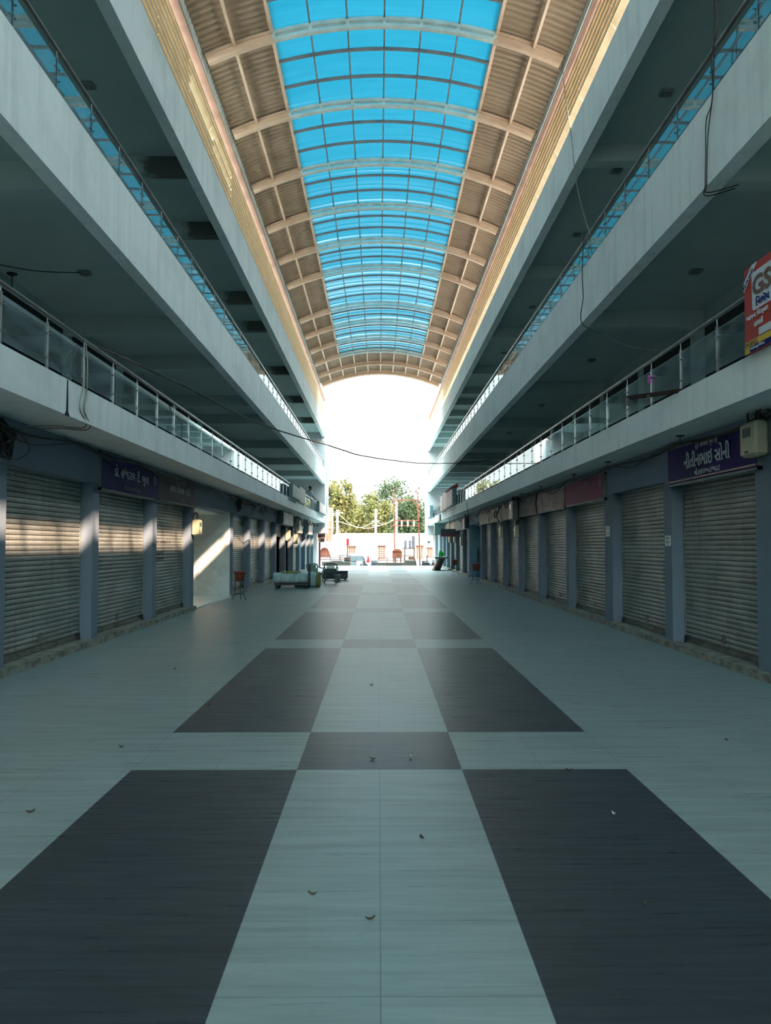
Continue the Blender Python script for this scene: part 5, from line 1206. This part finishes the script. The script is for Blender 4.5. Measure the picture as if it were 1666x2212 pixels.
# whitewashed building
t = thing('street_house', 'long low whitewashed building across the street', 'building', (2, 84, GZ))
b = MB(); b.box((-4.3, 84, GZ), (13, 92, 2.8)); obj('wall', b, M_HOUSE, t)
b = MB(); b.box((-4.4, 83.85, 2.72), (13, 92, 2.86)); obj('roof_edge', b, M_HOUSE, t)
b = MB(); b.box((-4.85, 83.9, GZ), (-4.3, 90, 1.9)); b.box((-4.85, 83.9, 1.9), (-4.3, 90, 2.75)); obj('side_wing', b, pm('grey_wing', S(206, 198, 194), None, .8), t)
for x0, x1, z0, z1 in ((-3.05, -2.4, 0.55, 1.55), (0.0, 0.65, 0.25, 1.6), (3.9, 4.5, 0.3, 1.6), (5.0, 5.7, 0.4, 1.4)):
    b = MB(); b.box((x0 - 0.18, 83.7, z1), (x1 + 0.25, 84, z1 + 0.12)); b.box((x0 - 0.1, 83.93, z0 - 0.06), (x1 + 0.12, 84, z1)); w_ = obj('window_surround', b, M_PINKTRIM, t)
    b = MB(); b.box((x0, 83.9, z0), (x1, 83.94, z1)); 
    obj('window_pane', b, pm('dark_pane', S(110, 74, 62), None, .5), w_)
    b = MB()
    for k in range(1, 3): b.box((x0 + (x1 - x0) * k / 3 - 0.03, 83.86, z0), (x0 + (x1 - x0) * k / 3 + 0.03, 83.9, z1))
    for k in range(1, 6): b.box((x0, 83.87, z0 + (z1 - z0) * k / 6 - 0.02), (x1, 83.9, z0 + (z1 - z0) * k / 6 + 0.02))
    obj('window_slat', b, M_PINKTRIM, w_)
t = thing('cooling_unit', 'grey air conditioner box on the white building near the right pier', 'air conditioner', (5.1, 83.7, 1.75))
b = MB(); b.cbox((4.95, 83.45, 1.7), (5.3, 83.98, 2.25), 0.02); obj('case', b, M_METERGREY, t)
b = MB(); b.lathe((5.12, 83.44, 1.98), [(0.02, -0.01), (0.13, -0.005), (0.13, 0.02)], 14, 'Y'); obj('fan_grille', b, M_BLKMETAL, t)
# trees
def tree(x, y, ztop, r, h, mat, label, seed, n=2600, base=1.6):
    yn = {1: 94, 2: 110, 3: 102, 4: 118, 5: 95, 6: 126}[seed]; k_ = yn / y; x *= k_; r *= k_; h *= k_; ztop = 1.63 + (ztop - 1.63) * k_; y = yn
    rr = random.Random(seed); t = thing('street_tree', label, 'tree', (x, y, GZ), 'trees behind the white building')
    b = MB(); b.tube(arc_pts([(x, y, GZ), (x + 0.15, y, 1.2), (x - 0.1, y, 2.6), (x + 0.1, y, ztop - h * 0.5)], 5), [0.3 - 0.012 * k for k in range(16)], 8)
    for k in range(7):
        a = rr.uniform(0, 6.28); z = rr.uniform(1.8, ztop - h * 0.45); rad = r * rr.uniform(.5, .85)
        b.tube(arc_pts([(x, y, z), (x + math.cos(a) * rad * 0.5, y + math.sin(a) * rad * 0.5, z + 0.7), (x + math.cos(a) * rad, y + math.sin(a) * rad, z + 1.5)], 5), [0.11 - 0.008 * q for q in range(11)], 6)
    obj('trunk', b, M_BARK, t)
    # clumps inside an ellipsoid; leaf cards
    cl = []
    while len(cl) < 60:
        u = Vector((rr.uniform(-1, 1), rr.uniform(-1, 1), rr.uniform(-1, 1)))
        if 0.25 < u.length < 1.0: cl.append((u, rr.uniform(0.18, 0.38)))
    b = MB(); vs = []; fs = []
    for k in range(n):
        u, cr = cl[rr.randrange(60)]
        q = Vector((rr.gauss(0, 1), rr.gauss(0, 1), rr.gauss(0, 1))); q = q.normalized() * cr * rr.random() ** 0.4
        p = u + q; c = Vector((x + p.x * r, y + p.y * r, ztop - h / 2 + p.z * h / 2))
        d = Vector((rr.uniform(-1, 1), rr.uniform(-1, 1), rr.uniform(-.8, .5))).normalized(); e = d.cross(Vector((rr.uniform(-1, 1), rr.uniform(-1, 1), rr.uniform(-1, 1)))).normalized()
        L = rr.uniform(0.24, 0.44); W = L * 0.42; o = len(vs)
        vs += [c, c + d * L * .5 + e * W, c + d * L, c + d * L * .5 - e * W]; fs.append((o, o + 1, o + 2, o + 3))
    b.add(vs, fs); obj('foliage', b, mat, t)
tree(-4.5, 96, 9.2, 1.9, 6.0, M_LEAFY, 'narrow yellow green tree beside the left pier', 1, 3000)
tree(-4.2, 99, 6.9, 3.2, 6.6, M_LEAFY, 'broad yellow green tree behind the white concrete pole', 2, 4600)
tree(-1.2, 97, 7.7, 3.1, 7.6, M_LEAFY, 'rounded yellow green tree in the middle behind the building', 3, 5200)
tree(1.7, 98, 9.3, 3.3, 8.8, M_LEAFG, 'tall darker green tree behind the rusty frame', 4, 6200)
tree(3.4, 95, 7.4, 2.3, 7.2, M_LEAFG, 'darker green tree at the right beside the rusty frame', 5, 3600)
tree(-0.2, 101, 5.0, 3.6, 4.8, M_LEAFY, 'low bushy tree between the rounded and the tall tree', 6, 4200)
# ------------------------------------------------------------------ light
w = bpy.data.worlds.new('world'); bpy.context.scene.world = w; w.use_nodes = True
bg = w.node_tree.nodes['Background']
wt = w.node_tree
tc = wt.nodes.new('ShaderNodeTexCoord'); sx = wt.nodes.new('ShaderNodeSeparateXYZ'); wt.links.new(tc.outputs['Generated'], sx.inputs[0])
def wm(op, a, b, clamp=False):
    n = wt.nodes.new('ShaderNodeMath'); n.operation = op; n.use_clamp = clamp
    for i, v in enumerate((a, b)):
        if isinstance(v, (int, float)): n.inputs[i].default_value = v
        else: wt.links.new(v, n.inputs[i])
    return n.outputs[0]
# the sky is brightest overhead and on the sun's side
glow = wm('SUBTRACT', wm('MULTIPLY', sx.outputs[2], 0.92), wm('MULTIPLY', sx.outputs[1], 0.5), True)
rp = wt.nodes.new('ShaderNodeValToRGB'); wt.links.new(sx.outputs[2], rp.inputs[0])
rp.color_ramp.elements[0].position = 0.0; rp.color_ramp.elements[0].color = (0.95, 1.0, 0.97, 1)
rp.color_ramp.elements[1].position = 0.7; rp.color_ramp.elements[1].color = (0.68, 0.93, 1.0, 1)
wt.links.new(rp.outputs[0], bg.inputs[0]); wt.links.new(wm('ADD', wm('MULTIPLY', glow, 3.4), 0.27), bg.inputs[1])
sd = bpy.data.lights.new('sun', 'SUN'); so = bpy.data.objects.new('sun', sd); C.objects.link(so)
sd.energy = 2.8; sd.color = (1.0, 0.67, 0.48); sd.angle = R(0.6)
SUN = Vector((-1.0, 1.35, -0.988)).normalized()
so.rotation_euler = SUN.to_track_quat('-Z', 'Y').to_euler(); so.location = (40, -24, 40)
vs_ = bpy.context.scene.view_settings; bpy.context.scene.display_settings.display_device = 'sRGB'
vs_.view_transform = 'Standard'; vs_.look = 'None'; vs_.exposure = 2.9; vs_.gamma = 1.0; vs_.use_curve_mapping = False
cy = bpy.context.scene.cycles
cy.max_bounces = 10; cy.diffuse_bounces = 6; cy.glossy_bounces = 4; cy.transmission_bounces = 6; cy.transparent_max_bounces = 16
cy.sample_clamp_indirect = 6.0; cy.caustics_reflective = False; cy.caustics_refractive = False
